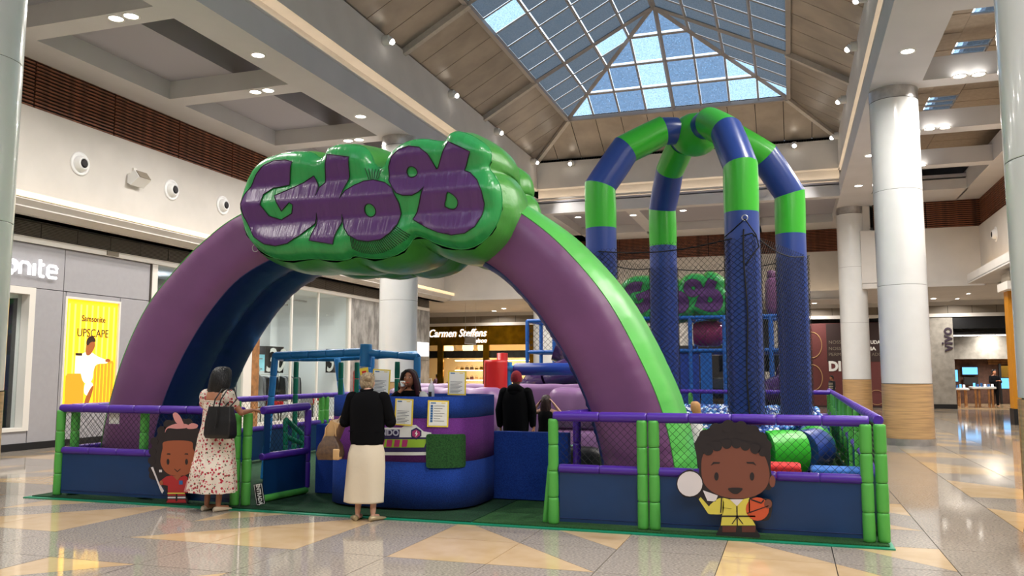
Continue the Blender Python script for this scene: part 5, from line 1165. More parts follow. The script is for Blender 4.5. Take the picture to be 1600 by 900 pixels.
def figure(label, loc, rz, H, skin, arms, legs=None, head=(0, 0), voxel=.012, slim=1, group=None, face=False, tilt=0, seat=False):
    """arms: ((shoulder, elbow, wrist, hand dir, palm normal, curl) for left, right) in metres for a 1.65 m body"""
    t = thing('person', label, 'person', loc, group, rz); s = H/1.65; t.scale = (s, s, s)
    mb = MB(); hx, hy = head
    mb.loft([ell(z, rx*slim, ry*slim) for z, rx, ry in ((.80, .15, .1), (.88, .165, .115), (1.0, .14, .1), (1.08, .13, .095), (1.2, .15, .105), (1.3, .165, .1), (1.36, .15, .085), (1.4, .075, .06))])
    limb(mb, [(0, -.01, 1.36), (hx*.5, hy*.5, 1.46), (hx, hy+.01, 1.52)], [.058, .05, .05])
    hc = Vector((hx, hy+.02, 1.545)); mb.ball(hc, (.073, .092, .108), 20, 14); mb.ball(hc+Vector((0, .035, -.05)), (.052, .055, .055), 16, 10)
    mb.ball(hc+Vector((0, .096, -.012)), (.012, .016, .02), 8, 6); mb.ball(hc+Vector((0, .085, -.053)), (.022, .012, .009), 10, 6)
    for e in (-1, 1): mb.ball(hc+Vector((e*.073, .0, -.01)), (.01, .018, .028), 8, 6)
    ex = MB()
    for e, A in zip((-1, 1), arms):
        S, E, W_, hd, pn, cu = A; limb(mb, [(e*.1, 0, 1.35), S, E, W_], [.05, .046, .036, .024]); hand(ex, W_, hd, pn, 1, cu, -e)
    lg = legs or (((-.085, 0), (-.09, 0)), ((.085, 0), (.09, 0)))
    if not seat:
        for (hx_, _), (fx, fy) in lg:
            limb(mb, [(hx_, 0, .84), ((hx_+fx)/2, fy*.5+.02, .46), (fx, fy-.02, .09)], [.08, .053, .032]); limb(mb, [(fx, fy-.03, .04), (fx*1.12, fy+.11, .03)], [.032, .026])
    o = remeshed(mb, 'body', skin, t, voxel, 3, ex)
    if face:
        for e in (-1, 1):
            MB().ball(hc+Vector((e*.031, .079, .012)), (.013, .008, .008), 10, 6).obj('eye', 'paper', t); MB().ball(hc+Vector((e*.031, .0855, .012)), (.0062, .004, .0065), 8, 6).obj('iris', 'black', t)
            MB().tube([hc+Vector((e*.048, .074, .032)), hc+Vector((e*.032, .086, .037)), hc+Vector((e*.016, .088, .033))], .0032, 5).obj('eyebrow', 'hair_black', t)
        MB().tube([hc+Vector((-.022, .088, -.052)), hc+Vector((0, .097, -.054)), hc+Vector((.022, .088, -.052))], [.002, .005, .002], 6).obj('lips', 'red_plush', t)
    return t, hc
def hairshell(t, hc, m, rings, name='hair'):
    """rings: (dz from head centre, cx, cy, rx, ry)"""
    N = 28; mb = MB(); mb.loft([[(hc.x+cx+(rx+.004*sin(j*5.3))*cos(2*pi*j/N), hc.y+cy+(ry+.004*sin(j*4.1))*sin(2*pi*j/N), hc.z+dz) for j in range(N)] for dz, cx, cy, rx, ry in rings]); return mb.obj(name, m, t)
def sleeve(t, pts, rad, m, name='sleeve'):
    mb = MB(); limb(mb, pts, rad, 16); return mb.obj(name, m, t)
def foot(t, x, y, m, name='shoe', a=0):
    mb = MB(); ca, sa = cos(a), sin(a)
    rg_ = []
    for f_, hw, z0, z1 in ((-.07, .018, .003, .05), (-.05, .034, 0, .062), (.0, .036, 0, .06), (.07, .042, 0, .045), (.12, .042, 0, .035), (.16, .03, .003, .026), (.175, .012, .006, .016)):
        r_ = []
        for j in range(12):
            u = hw*cos(2*pi*j/12); z = (z0+z1)/2+(z1-z0)/2*sin(2*pi*j/12); r_.append((x+u*ca-f_*sa*-1*0+f_*sa, y+f_*ca-u*sa, z))
        rg_.append(r_)
    return mb.loft(rg_).obj(name, m, t)
# --- woman in the floral dress ---
t, hc = figure('woman in a long floral dress leaning on the left fence with a black handbag', (-6.47, 8.43, 0), radians(-8), 1.66, 'skin_brown',
    (((-.17, 0, 1.33), (-.2, .14, 1.12), (-.1, .34, 1.08), (.3, 1, .1), (0, 0, -1), .4), ((.17, .0, 1.33), (.3, .08, 1.13), (.22, .34, 1.15), (-.2, 1, 0), (0, 0, -1), .5)), head=(.02, .03))
def dress(t, m, rows_, name='dress', wav=.0, k=11):
    return MB().loft([ell(z, rx, ry, cx, cy, 56, wav*max(0, (1.0-z)), k, z*2) for z, rx, ry, cx, cy in rows_], caps=False).obj(name, m, t)
dress(t, 'floral', [(1.27, .178, .118, 0, 0), (1.2, .185, .128, 0, 0), (1.12, .185, .13, 0, 0), (1.0, .19, .14, 0, 0), (.95, .2, .15, 0, -.005), (.85, .225, .175, 0, -.01), (.7, .245, .195, 0, -.01), (.56, .26, .205, -.01, -.01), (.555, .27, .212, -.01, -.01), (.4, .29, .22, -.02, -.01), (.22, .315, .23, -.03, -.01)], wav=.022, k=9)
MB().tube([(.179*cos(a*pi/18), .119*sin(a*pi/18), 1.27) for a in range(36)], .006, 6, closed=True).obj('neck_hem', 'floral', t)
for e in (-1, 1):
    mb = MB(); mb.ball((e*.175, .0, 1.31), (.085, .085, .1), 20, 12); mb.ball((e*.215, .03, 1.24), (.08, .075, .075), 20, 12); remeshed(mb, 'puff_sleeve', 'floral', t, .012, 3)
hairshell(t, hc, 'hair_black', [(.128, 0, 0, .03, .03), (.116, 0, -.005, .075, .078), (.08, 0, -.012, .105, .11), (.03, 0, -.02, .122, .118), (-.03, 0, -.035, .138, .108), (-.1, .0, -.05, .148, .095), (-.15, -.01, -.055, .15, .08), (-.185, -.015, -.06, .135, .06), (-.205, -.02, -.06, .09, .035)])
for e in (-1, 1): foot(t, e*.1, -.02, 'sandal', 'slide_shoe', e*.15)
t = thing('handbag', 'black leather shoulder bag hanging from the shoulder of the woman in the floral dress', 'handbag', (-6.24, 8.2, 0), None, radians(-6))
bevel(fixn(MB().loft([[(x*w_, y*d_, z) for x, y in ((-1, -1), (1, -1), (1, 1), (-1, 1))] for z, w_, d_ in ((.86, .17, .06), (.9, .19, .07), (1.05, .185, .06), (1.22, .16, .035))], smooth=False).obj('bag_body', 'leather_black', t)), .012, 2)
for e in (-.055, .03):
    MB().tube([(e-.03, -.035, 1.2), (e-.02, -.02, 1.3), (e+.0, .06, 1.415), (e+.01, .16, 1.42), (e+.02, .2, 1.3), (e+.03, .06, 1.2)], .008, 6).obj('strap', 'leather_black', t)
MB().tube([(0, -.06, 1.18), (.01, -.075, 1.08), (.0, -.08, .98)], .006, 5).obj('tassel', 'leather_black', t)
# --- grey haired woman ---
t, hc = figure('grey haired woman in a black jacket and cream skirt standing at the reception counter', (-4.47, 8.42, 0), radians(8), 1.6, 'skin_light',
    (((-.19, 0, 1.36), (-.27, .03, 1.08), (-.14, .26, 1.12), (.4, 1, .2), (0, 0, -1), .5), ((.19, .0, 1.36), (.25, .06, 1.08), (.12, .28, 1.14), (-.4, 1, .2), (0, 0, -1), .5)), head=(-.035, .075), slim=1.04)
MB().loft([ell(z, rx, ry, cx, 0, 40, .002, 7, z*9) for z, rx, ry, cx in ((.845, .185, .14, 0), (.9, .2, .15, 0), (1.0, .2, .148, 0), (1.12, .205, .148, 0), (1.25, .215, .145, 0), (1.35, .215, .13, 0), (1.41, .17, .1, 0), (1.45, .08, .07, 0))], caps=True).obj('jacket', 'cloth_black', t)
MB().tube([(-.02+.062*cos(a*pi/8), .01+.062*sin(a*pi/8), 1.46+.01*sin(a*pi/8)) for a in range(16)], .018, 8, closed=True).obj('collar', 'cloth_black', t)
MB().tube([(-.19, -.09, 1.0), (0, -.152, .995), (.19, -.09, 1.0)], .005, 5).obj('jacket_seam', 'cloth_black', t)
sleeve(t, [(-.185, 0, 1.37), (-.275, .02, 1.1), (-.17, .22, 1.12)], [.075, .07, .05], 'cloth_black'); sleeve(t, [(.185, 0, 1.37), (.255, .05, 1.1), (.15, .24, 1.13)], [.075, .07, .05], 'cloth_black')
MB().loft([ell(z, rx, ry, cx, 0, 48, wv, 6, z*4) for z, rx, ry, cx, wv in ((.88, .175, .13, 0, 0), (.75, .215, .165, -.005, .003), (.6, .225, .17, -.01, .004), (.4, .225, .165, -.02, .006), (.22, .225, .16, -.03, .008), (.2, .225, .16, -.03, .008), (.2, .215, .15, -.03, .008))], caps=False).obj('skirt', 'cloth_cream', t)
hairshell(t, hc, 'hair_grey', [(.118, 0, -.01, .02, .02), (.108, 0, -.012, .055, .06), (.075, 0, -.02, .082, .095), (.03, 0, -.03, .088, .092), (-.02, 0, -.045, .082, .07), (-.06, 0, -.05, .068, .05), (-.085, 0, -.05, .04, .03)])
mb = MB(); mb.ball(hc+Vector((.03, -.1, .06)), (.058, .045, .052), 16, 10); mb.ball(hc+Vector((.05, -.095, .075)), (.03, .025, .025), 12, 8); mb.ball(hc+Vector((0, -.1, .08)), (.03, .025, .022), 12, 8); mb.obj('hair_bun', 'hair_grey', t)
for k in range(5): MB().tube([hc+Vector((.02+.012*k, -.1, .07)), hc+Vector((.0+.03*k, -.12, .1+.008*(k % 2)))], .0035, 5).obj('loose_strand', 'hair_grey', t)
foot(t, -.12, -.02, 'shoe_gold', 'flat_shoe', -.5); foot(t, .11, -.03, 'shoe_gold', 'flat_shoe', .5)
t = thing('paper_bag', 'tan paper shopping bag held at the left elbow of the grey haired woman', 'shopping bag', (-4.93, 8.42, .84), None, radians(15)); t.rotation_euler = (0, radians(22), radians(12))
fixn(MB().loft([[(x*.055, y*.15, z) for x, y in ((-1, -1), (1, -1), (1, 1), (-1, 1))] for z in (-.1, .24)], smooth=False).obj('bag_body', 'leather_tan', t)); MB().tube([(0, -.06, .24), (.02, -.05, .34), (.02, .05, .34), (0, .06, .24)], .006, 5).obj('rope_handle', 'leather_tan', t)
t = thing('handbag', 'brown canvas handbag with tan end hanging from the left arm of the grey haired woman', 'handbag', (-4.84, 8.27, .66), None, radians(10))
bevel(fixn(MB().loft([[(x*w_, y*d_, z) for x, y in ((-1, -1), (1, -1), (1, 1), (-1, 1))] for z, w_, d_ in ((0, .12, .08), (.06, .14, .09), (.16, .12, .07), (.25, .06, .04))], smooth=False).obj('bag_body', 'leather_brown', t)), .02, 3)
bevel(bx('tan_end', (.06, -.1, 0), (.13, .02, .12), 'leather_tan', t), .015, 2); MB().tube([(-.07, 0, .2), (-.06, 0, .34), (.0, .05, .44), (.05, 0, .34), (.06, 0, .2)], .008, 6).obj('handle', 'leather_tan', t)
# --- seated receptionist ---
p = onY(641, 600, 10.0)
t, hc = figure('dark haired receptionist behind the counter drinking from a white cup', (p.x, 10.0, 0), pi+.15, 1.64, 'skin_brown',
    (((-.17, .0, 1.3), (-.26, .12, 1.1), (-.1, .28, 1.14), (.6, 1, 0), (0, 0, -1), .4), ((.17, .0, 1.31), (.23, .16, 1.22), (.055, .2, 1.4), (-.5, .2, .85), (0, 1, 0), 1.0)), head=(0, .02), face=True)
MB().loft([ell(z, rx, ry, 0, 0, 32) for z, rx, ry in ((.84, .18, .13), (1.1, .175, .125), (1.28, .185, .12), (1.36, .16, .1), (1.39, .09, .07))]).obj('shirt', 'cloth_black', t)
sleeve(t, [(-.17, 0, 1.31), (-.27, .12, 1.1), (-.14, .24, 1.13)], [.07, .06, .045], 'cloth_white'); sleeve(t, [(.17, 0, 1.32), (.24, .16, 1.22), (.1, .19, 1.34)], [.065, .058, .042], 'cloth_black')
hairshell(t, hc, 'hair_black', [(.125, 0, -.01, .02, .02), (.115, 0, -.012, .06, .06), (.085, 0, -.02, .09, .088), (.04, 0, -.04, .105, .078), (-.02, 0, -.055, .118, .07), (-.1, -.01, -.06, .13, .07), (-.18, -.02, -.06, .135, .065), (-.27, -.02, -.06, .11, .05)])
for e in (-1, 1): MB().tube([hc+Vector((e*.02, .06, .105)), hc+Vector((e*.07, .055, .06)), hc+Vector((e*.092, .035, -.02)), hc+Vector((e*.11, .03, -.12)), hc+Vector((e*.12, .03, -.22))], [.02, .028, .03, .036, .02], 10).obj('hair_lock', 'hair_red' if e < 0 else 'hair_black', t)
# seat under her
st2 = thing('stool', 'stool behind the counter under the receptionist', 'stool', (p.x, 10.12, .02)); MB().lathe((0, 0, .72), [(.02, 0), (.17, 0), (.18, .03), (.17, .06), (.02, .06)], 20).obj('seat', 'black', st2)
for a in range(4): MB().tube([(.1*cos(a*pi/2), .1*sin(a*pi/2), .72), (.17*cos(a*pi/2), .17*sin(a*pi/2), .01)], .012, 6).obj('leg', 'steel', st2)
m4 = Matrix.Rotation(pi+.15, 4, 'Z'); s_ = 1.64/1.65; w_ = m4 @ (Vector((.03, .235, 1.475))*s_); tp = thing('cup', 'white paper cup held to the mouth of the receptionist', 'cup', (p.x+w_.x, 10.0+w_.y, w_.z)); MB().lathe((0, 0, -.03), [(.026, 0), (.033, .07), (.03, .07), (.024, .008)], 18).obj('cup_wall', 'paper', tp)
# --- man in black hoodie ---
p = onY(806, 600, 11.75)
t, hc = figure('person in a black hoodie and dark red knit cap behind the right carpeted wall', (p.x, 11.75, .024), radians(4), 1.6, 'skin_brown',
    (((-.19, 0, 1.33), (-.25, .0, 1.06), (-.25, .05, .82), (0, .15, -1), (1, 0, 0), .5), ((.19, .0, 1.33), (.26, -.01, 1.06), (.27, .02, .82), (0, .1, -1), (-1, 0, 0), .5)), head=(.0, .02), slim=1.05)
MB().loft([ell(z, rx, ry, 0, 0, 32, .003, 5, z*7) for z, rx, ry in ((.74, .18, .14), (.78, .195, .15), (1.0, .205, .15), (1.2, .215, .15), (1.33, .2, .13), (1.4, .14, .1), (1.44, .08, .08))]).obj('hoodie', 'cloth_black', t)
mb = MB(); mb.ball((0, -.07, 1.39), (.12, .07, .085), 18, 10); mb.ball((0, -.09, 1.34), (.09, .05, .08), 18, 10); mb.obj('hood', 'cloth_black', t)
for e in (-1, 1): sleeve(t, [(e*.18, 0, 1.34), (e*.255, 0, 1.07), (e*.255, .03, .86)], [.078, .066, .05], 'cloth_black')
for e in (-1, 1): sleeve(t, [(e*.09, 0, .8), (e*.1, 0, .45), (e*.1, 0, .1)], [.095, .075, .065], 'cloth_black', 'trouser_leg')
for e in (-1, 1): foot(t, e*.1, -.01, 'black', 'shoe')
MB().loft([ell(hc.z+dz, rx, ry, hc.x, hc.y-.008, 30, .0015, 15) for dz, rx, ry in ((-.045, .084, .102), (0, .088, .106), (.05, .084, .1), (.09, .066, .08), (.115, .038, .045), (.125, .01, .01))]).obj('knit_cap', 'cap_red', t)
# --- girl with raised arms ---
p = onY(853, 640, 12.1)
t, hc = figure('long haired girl in a black dress with both hands raised to her head', (p.x, 12.1, .024), radians(0), 1.25, 'skin_light',
    (((-.16, 0, 1.33), (-.3, .02, 1.3), (-.14, .0, 1.5), (.6, 0, .8), (1, 0, 0), .5), ((.16, .0, 1.33), (.32, .02, 1.28), (.15, .0, 1.5), (-.6, 0, .8), (-1, 0, 0), .5)), head=(0, .02), slim=.92)
MB().loft([ell(z, rx, ry, 0, 0, 28, .004, 6, z*5) for z, rx, ry in ((.55, .2, .15), (.8, .18, .135), (1.05, .145, .11), (1.2, .155, .115), (1.33, .155, .1), (1.38, .08, .06))]).obj('dress', 'cloth_black', t)
hairshell(t, hc, 'hair_brown', [(.12, 0, -.01, .02, .02), (.11, 0, -.01, .06, .06), (.07, 0, -.02, .09, .1), (0, 0, -.03, .1, .1), (-.1, 0, -.05, .11, .085), (-.25, 0, -.06, .12, .06), (-.38, .01, -.07, .1, .045), (-.46, .01, -.07, .05, .02)])
for e in (-1, 1): foot(t, e*.09, -.01, 'black', 'shoe')
# --- fair haired child behind the arch leg ---
p = onY(1092, 640, 12.6)
t, hc = figure('fair haired child just behind the right leg of the big arch', (p.x-.05, 12.6, .024), radians(60), 1.16, 'skin_light',
    (((-.16, 0, 1.33), (-.22, .05, 1.08), (-.18, .2, .95), (0, 1, 0), (0, 0, -1), .5), ((.16, .0, 1.33), (.22, .05, 1.08), (.18, .2, .95), (0, 1, 0), (0, 0, -1), .5)), voxel=.016, slim=.9)
MB().loft([ell(z, rx, ry) for z, rx, ry in ((.75, .17, .13), (1.0, .165, .12), (1.3, .175, .12), (1.39, .08, .07))]).obj('shirt', 'cloth_white', t)
for e in (-1, 1): sleeve(t, [(e*.09, 0, .8), (e*.1, 0, .45), (e*.1, 0, .1)], [.09, .07, .055], 'dark_cloth', 'trouser_leg'); foot(t, e*.1, -.01, 'cloth_white', 'shoe')
hairshell(t, hc, 'hair_blond', [(.12, 0, -.01, .02, .02), (.11, 0, -.01, .06, .065), (.07, 0, -.02, .09, .1), (0, 0, -.03, .1, .1), (-.1, 0, -.05, .105, .08), (-.2, 0, -.06, .08, .05)])
# --- distant people ---
DN = (((-.17, 0, 1.33), (-.22, .02, 1.08), (-.2, .1, .86), (0, .2, -1), (1, 0, 0), .5), ((.17, .0, 1.33), (.22, .02, 1.08), (.2, .1, .86), (0, .2, -1), (-1, 0, 0), .5))
FW = (((-.17, 0, 1.33), (-.24, .08, 1.1), (-.06, .28, 1.15), (.5, 1, .2), (0, 0, -1), .5), ((.17, .0, 1.33), (.24, .08, 1.1), (.06, .28, 1.15), (-.5, 1, .2), (0, 0, -1), .5))
def far_person(label, x, y, rz, H, skin, hair, top, bottom, arms, stripes=False):
    t, hc = figure(label, (x, y, .0), rz, H, skin, arms, voxel=.02)
    MB().loft([ell(z, rx, ry) for z, rx, ry in ((.8, .18, .14), (1.0, .18, .135), (1.25, .2, .135), (1.36, .17, .11), (1.4, .08, .07))]).obj('shirt', top, t)
    for e, A in zip((-1, 1), arms): sleeve(t, [A[0], A[1], Vector(A[1]).lerp(Vector(A[2]), .8)], [.065, .055, .042], top)
    for e in (-1, 1): sleeve(t, [(e*.09, 0, .82), (e*.1, 0, .45), (e*.1, 0, .1)], [.095, .075, .06], bottom, 'trouser_leg'); foot(t, e*.1, -.01, 'black', 'shoe')
    hairshell(t, hc, hair, [(.12, 0, -.01, .02, .02), (.11, 0, -.01, .06, .065), (.07, 0, -.02, .085, .098), (.01, 0, -.035, .085, .085), (-.06, 0, -.05, .075, .06)])
    if stripes:
        for z in (1.02, 1.1, 1.18, 1.26): MB().loft([ell(z, .195, .142), ell(z+.03, .198, .143)], caps=False).obj('stripe', 'cloth_cream', t)
p = onY(1300, 600, 41.0); far_person('boy in a dark striped sweater before the maroon hoarding', p.x, 41.0, pi-1.0, 1.5, 'skin_brown', 'hair_black', 'dark_cloth', 'burgundy', DN, True)
p = onY(1554, 600, YR+3.4); far_person('shop assistant in black looking at a phone inside the phone shop', p.x, YR+3.4, pi+.3, 1.78, 'skin_brown', 'hair_black', 'cloth_black', 'cloth_black', FW)
p = onY(683, 600, YR+.7); far_person('dark haired woman in pink at the left inside the gold boutique', p.x, YR+.7, 1.2, 1.55, 'skin_brown', 'hair_black', 'lilac', 'burgundy', FW)
p = onY(706, 600, YR+.9); far_person('dark haired woman in black beside the woman in pink inside the gold boutique', p.x, YR+.9, 2.6, 1.6, 'skin_light', 'hair_black', 'cloth_black', 'dark_cloth', FW)
# ================= CUTOUT FIGURES ON THE FENCE (plain stand-ins) =================
CY_ = 8.6
def cutlayer(t, pts, m, k, name, sc_, ox, oy, it=1, org=None):
    P = []
    for x, y in pts: v = onY(ox+x*sc_, oy+y*sc_, CY_); P.append((v.x-org[0], v.z-org[1]))
    P = (catmull(P, 3) if it == 1 else smoothpoly(P, it)) if it else P
    return fixn(MB().prism(P, .003 if k else .016, 'y', -.003*k-.002).obj(name, m, t))
mat('print_skin', (124, 72, 56), .55); mat('print_skin_light', (164, 88, 56), .55); mat('print_hair', (38, 30, 32), .55); mat('print_yellow', (222, 206, 84), .55); mat('print_white', (226, 218, 218), .55); mat('print_orange', (206, 84, 46), .55); mat('print_brown', (96, 48, 40), .55); mat('print_red', (180, 40, 44), .55); mat('print_pink', (222, 150, 146), .55)
def circ(cx, cy, rx, ry=None, n=20): return [(cx+rx*cos(2*pi*k/n), cy+(ry or rx)*sin(2*pi*k/n)) for k in range(n)]
S1 = (200/857, 1040, 640)
g0 = onY(1150, 841, CY_); bc = thing('cutout_board', 'flat painted board of a child in a yellow jacket on the right front fence', 'cutout board', (g0.x, CY_, g0.z), 'painted cutout boards')
def b_(pts, m, k, n, it=1): return cutlayer(bc, pts, m, k, n, *S1, it=it, org=(g0.x, g0.z))
b_([(195, 240), (225, 170), (300, 120), (400, 88), (520, 95), (610, 130), (675, 190), (700, 240), (706, 420), (730, 480), (700, 535), (660, 540), (600, 590), (700, 600), (715, 650), (690, 740), (605, 745), (605, 800), (622, 862), (355, 858), (365, 780), (370, 700), (290, 700), (215, 590), (120, 585), (75, 500), (100, 430), (170, 400), (225, 430), (205, 300)], 'print_hair', 0, 'backing_board')
for x, y, r_ in ((235, 235, 42), (265, 175, 42), (335, 135, 44), (420, 112, 44), (505, 118, 42), (585, 145, 42), (640, 190, 40), (675, 240, 36)): b_(circ(x, y, r_), 'print_hair', .3+(x*7+y*13) % 11*.06, 'curl', 0)
b_([(240, 300), (300, 265), (380, 240), (500, 235), (590, 262), (665, 300), (700, 420), (690, 500), (640, 560), (560, 592), (460, 598), (360, 578), (280, 530), (238, 460)], 'print_skin', 1, 'printed_face', 2)
for x, y, r_ in ((285, 272, 34), (345, 245, 34), (410, 228, 34), (475, 226, 34), (535, 240, 34), (600, 262, 34), (650, 285, 28)): b_(circ(x, y, r_), 'print_hair', 2+(x*7+y*13) % 11*.06, 'printed_fringe', 0)
b_(circ(715, 480, 20, 40), 'print_skin', 1, 'printed_ear', 0)
for x in (341, 579): b_(circ(x, 447, 15, 28, 14), 'print_hair', 2, 'printed_eye', 0)
b_([(302, 375), (320, 350), (366, 352), (360, 362), (325, 362)], 'print_hair', 2, 'printed_eyebrow', 0); b_([(608, 375), (590, 350), (540, 350), (546, 360), (586, 362)], 'print_hair', 2, 'printed_eyebrow', 0)
b_([(420, 525), (515, 525), (490, 558), (465, 564), (440, 555)], 'print_hair', 2, 'printed_mouth')
b_([(385, 590), (470, 612), (560, 590), (560, 700), (602, 775), (370, 775), (380, 700)], 'print_yellow', 1, 'printed_jacket', 0); b_([(430, 600), (520, 600), (478, 645)], 'print_white', 2, 'printed_collar', 0)
b_([(300, 635), (380, 590), (385, 690), (320, 700), (280, 690)], 'print_yellow', 1, 'printed_sleeve'); b_([(235, 585), (305, 665), (285, 695), (222, 600)], 'print_yellow', 2, 'printed_handle', 0)
for z in (708,): b_([(378, z), (600, z), (602, z+10), (376, z+10)], 'print_hair', 2, 'printed_belt', 0)
b_(circ(478, 680, 5, 5, 8), 'print_hair', 3, 'printed_button', 0)
b_([(250, 540), (350, 575), (335, 615), (280, 610)], 'print_white', 1, 'printed_card', 0)
for l_ in ([(375, 590), (370, 690)], [(478, 645), (480, 775)], [(372, 655), (440, 662)], [(560, 600), (562, 690)], [(480, 715), (445, 765)], [(480, 715), (518, 765)]):
    (xa_, ya_), (xb_, yb_) = l_; b_([(xa_-4, ya_), (xa_+4, ya_), (xb_+4, yb_), (xb_-4, yb_)], 'print_hair', 2, 'printed_line', 0)
b_(circ(163, 497, 92), 'print_hair', 1, 'printed_disc_rim', 0); b_(circ(163, 497, 84), 'print_white', 2, 'printed_disc', 0)
b_(circ(615, 665, 78), 'print_orange', 2, 'printed_ball', 0); b_([(545, 690), (690, 640), (690, 646), (547, 697)], 'print_hair', 3, 'printed_ball_seam', 0); b_([(570, 605), (640, 630), (660, 610), (655, 600), (640, 620), (575, 598)], 'print_hair', 3, 'printed_ball_seam', 0); b_(circ(686, 630, 26, 30), 'print_skin', 3, 'printed_hand', 0)
b_([(380, 780), (475, 780), (470, 820), (380, 820)], 'print_brown', 1, 'printed_trouser', 0); b_([(510, 780), (605, 780), (600, 820), (512, 820)], 'print_brown', 1, 'printed_trouser', 0)
S2 = (110/619, 220, 640)
g1_ = onY(275, 787, CY_+.04); gc = thing('cutout_board', 'flat painted board of a child in red with pink bow on the left fence', 'cutout board', (g1_.x, CY_+.02, g1_.z), 'painted cutout boards')
def g_(pts, m, k, n, it=1): return cutlayer(gc, pts, m, k, n, *S2, it=it, org=(g1_.x, g1_.z))
g_([(75, 420), (90, 320), (130, 230), (190, 150), (270, 95), (400, 90), (470, 170), (530, 270), (545, 380), (530, 500), (510, 620), (470, 690), (440, 730), (380, 740), (400, 830), (220, 830), (225, 740), (150, 640), (65, 600), (75, 520)], 'print_hair', 0, 'backing_board')
for x, y, r_ in ((180, 190, 45), (235, 135, 45), (310, 110, 40), (410, 120, 40), (465, 190, 40), (510, 260, 36), (110, 280, 36), (95, 370, 34), (88, 450, 34), (92, 530, 34), (530, 330, 34), (540, 410, 32), (520, 490, 34), (510, 570, 32)): g_(circ(x, y, r_), 'print_hair', .3+(x*7+y*13) % 11*.06, 'curl', 0)
g_([(195, 285), (320, 272), (440, 285), (450, 340), (475, 400), (475, 480), (430, 550), (370, 580), (280, 582), (210, 550), (168, 480), (170, 410), (185, 340)], 'print_skin_light', 1, 'printed_face')
for x in (232, 395): g_(circ(x, 460, 12, 26, 12), 'print_hair', 2, 'printed_eye', 0)
for x in (237, 393): g_([(x-18, 395), (x-8, 385), (x+14, 386), (x+16, 398)], 'print_hair', 2, 'printed_eyebrow', 0)
g_([(288, 520), (315, 542), (342, 520), (340, 528), (315, 550), (290, 528)], 'print_hair', 2, 'printed_smile', 0)
g_([(205, 205), (220, 160), (300, 125), (400, 130), (400, 160), (310, 170), (230, 165)], 'print_pink', 1, 'printed_band'); g_([(275, 45), (300, 25), (340, 60), (375, 140), (350, 145), (300, 110)], 'print_pink', 2, 'printed_bow'); g_([(400, 150), (440, 120), (495, 135), (480, 165), (410, 170)], 'print_pink', 2, 'printed_bow')
g_([(215, 590), (260, 580), (315, 605), (380, 580), (405, 600), (400, 735), (230, 735), (230, 670), (175, 660), (170, 625)], 'print_red', 1, 'printed_overall', 0); g_([(275, 585), (350, 585), (315, 625)], 'print_skin_light', 2, 'printed_neck', 0)
g_([(228, 732), (380, 732), (380, 742), (228, 742)], 'print_yellow', 2, 'printed_belt', 0); g_([(330, 625), (362, 625), (362, 660), (330, 660)], 'ink_blue', 2, 'printed_badge', 0)
g_([(400, 620), (470, 630), (440, 725), (372, 722)], 'print_pink', 2, 'printed_pad', 0); g_(circ(462, 670, 17, 26), 'print_skin_light', 3, 'printed_hand', 0); g_(circ(175, 645, 16, 22), 'print_skin_light', 3, 'printed_hand', 0)
for x in (155, 455): g_([(x, 530), (x+24, 530), (x+24, 552), (x, 552)], 'print_white', 2, 'printed_earring', 0)
g_([(80, 510), (100, 505), (120, 560), (150, 640), (195, 715), (180, 740), (165, 715), (125, 610), (100, 550)], 'print_white', 1, 'printed_wand', 0)
for x0 in (228, 315):
    for k_, y0 in enumerate((745, 768, 791)): g_([(x0, y0), (x0+70, y0), (x0+70, y0+14), (x0, y0+14)], 'print_red' if k_ != 1 else 'print_white', 1, 'printed_stripe', 0)
    g_([(x0-8, 805), (x0+74, 805), (x0+76, 820), (x0-10, 820)], 'print_red', 1, 'printed_shoe', 0)
# ================= PLAY FRAME (sky blue padded tubes) =================
t = thing('tube_climber', 'sky blue padded tube frame with green uprights left of the counter', 'climbing frame', (0, 0, 0))
FY = 10.75
def fp(x, y, Y=FY): return onY(x, y, Y)
def fs(a, b, r=.05, m='foam_sky', seg=.32, n='foam_sleeve'): sleeves(t, a, b, r, m, seg, n)
A1, A2, A3 = fp(430, 556), fp(567, 550), fp(652, 558); B1, B2, B3 = fp(440, 560, 12.2), fp(528, 560, 12.2), fp(648, 553, 12.2)
fs(A1, A2, .058); fs(A2, A3, .05); fs(B1, B2); fs(B2, B3, .045); fs(A1, B1, .05); fs(A3, B3, .05)
fs(Vector((fp(413, 712).x, FY, .06)), A1); fs(fp(540, 668, 11.6), fp(527, 560, 11.6)); fs(Vector((A3.x, FY, .06)), A3); fs(Vector((A2.x+.02, FY, .06)), Vector((A2.x+.05, FY, 2.02)), .085); fs(Vector((A2.x-.1, FY+.3, .06)), Vector((A2.x-.03, FY+.3, 1.85)), .06)
for px, py0, py1 in ((463, 565, 706), (533, 566, 668), (558, 566, 640), (621, 565, 640)): a = fp(px, py0, FY+.4); b = fp(px-1, py1, FY+.4); fs(Vector((a.x, FY+.4, .05)), a, .038, 'foam_teal', .24)
MB().tube([A3+Vector((-.3, 0, .04)), A3+Vector((-.1, 0, .0)), A3+Vector((0, .02, -.02))], .02, 6).obj('strap', 'foam_sky', t)
t = thing('small_ladder', 'small green padded ladder behind the entry gate', 'ladder', (0, 0, 0))
a = fp(446, 655, 10.5); b = fp(447, 705, 10.5); c_ = fp(472, 678, 10.9); d_ = fp(472, 693, 10.9)
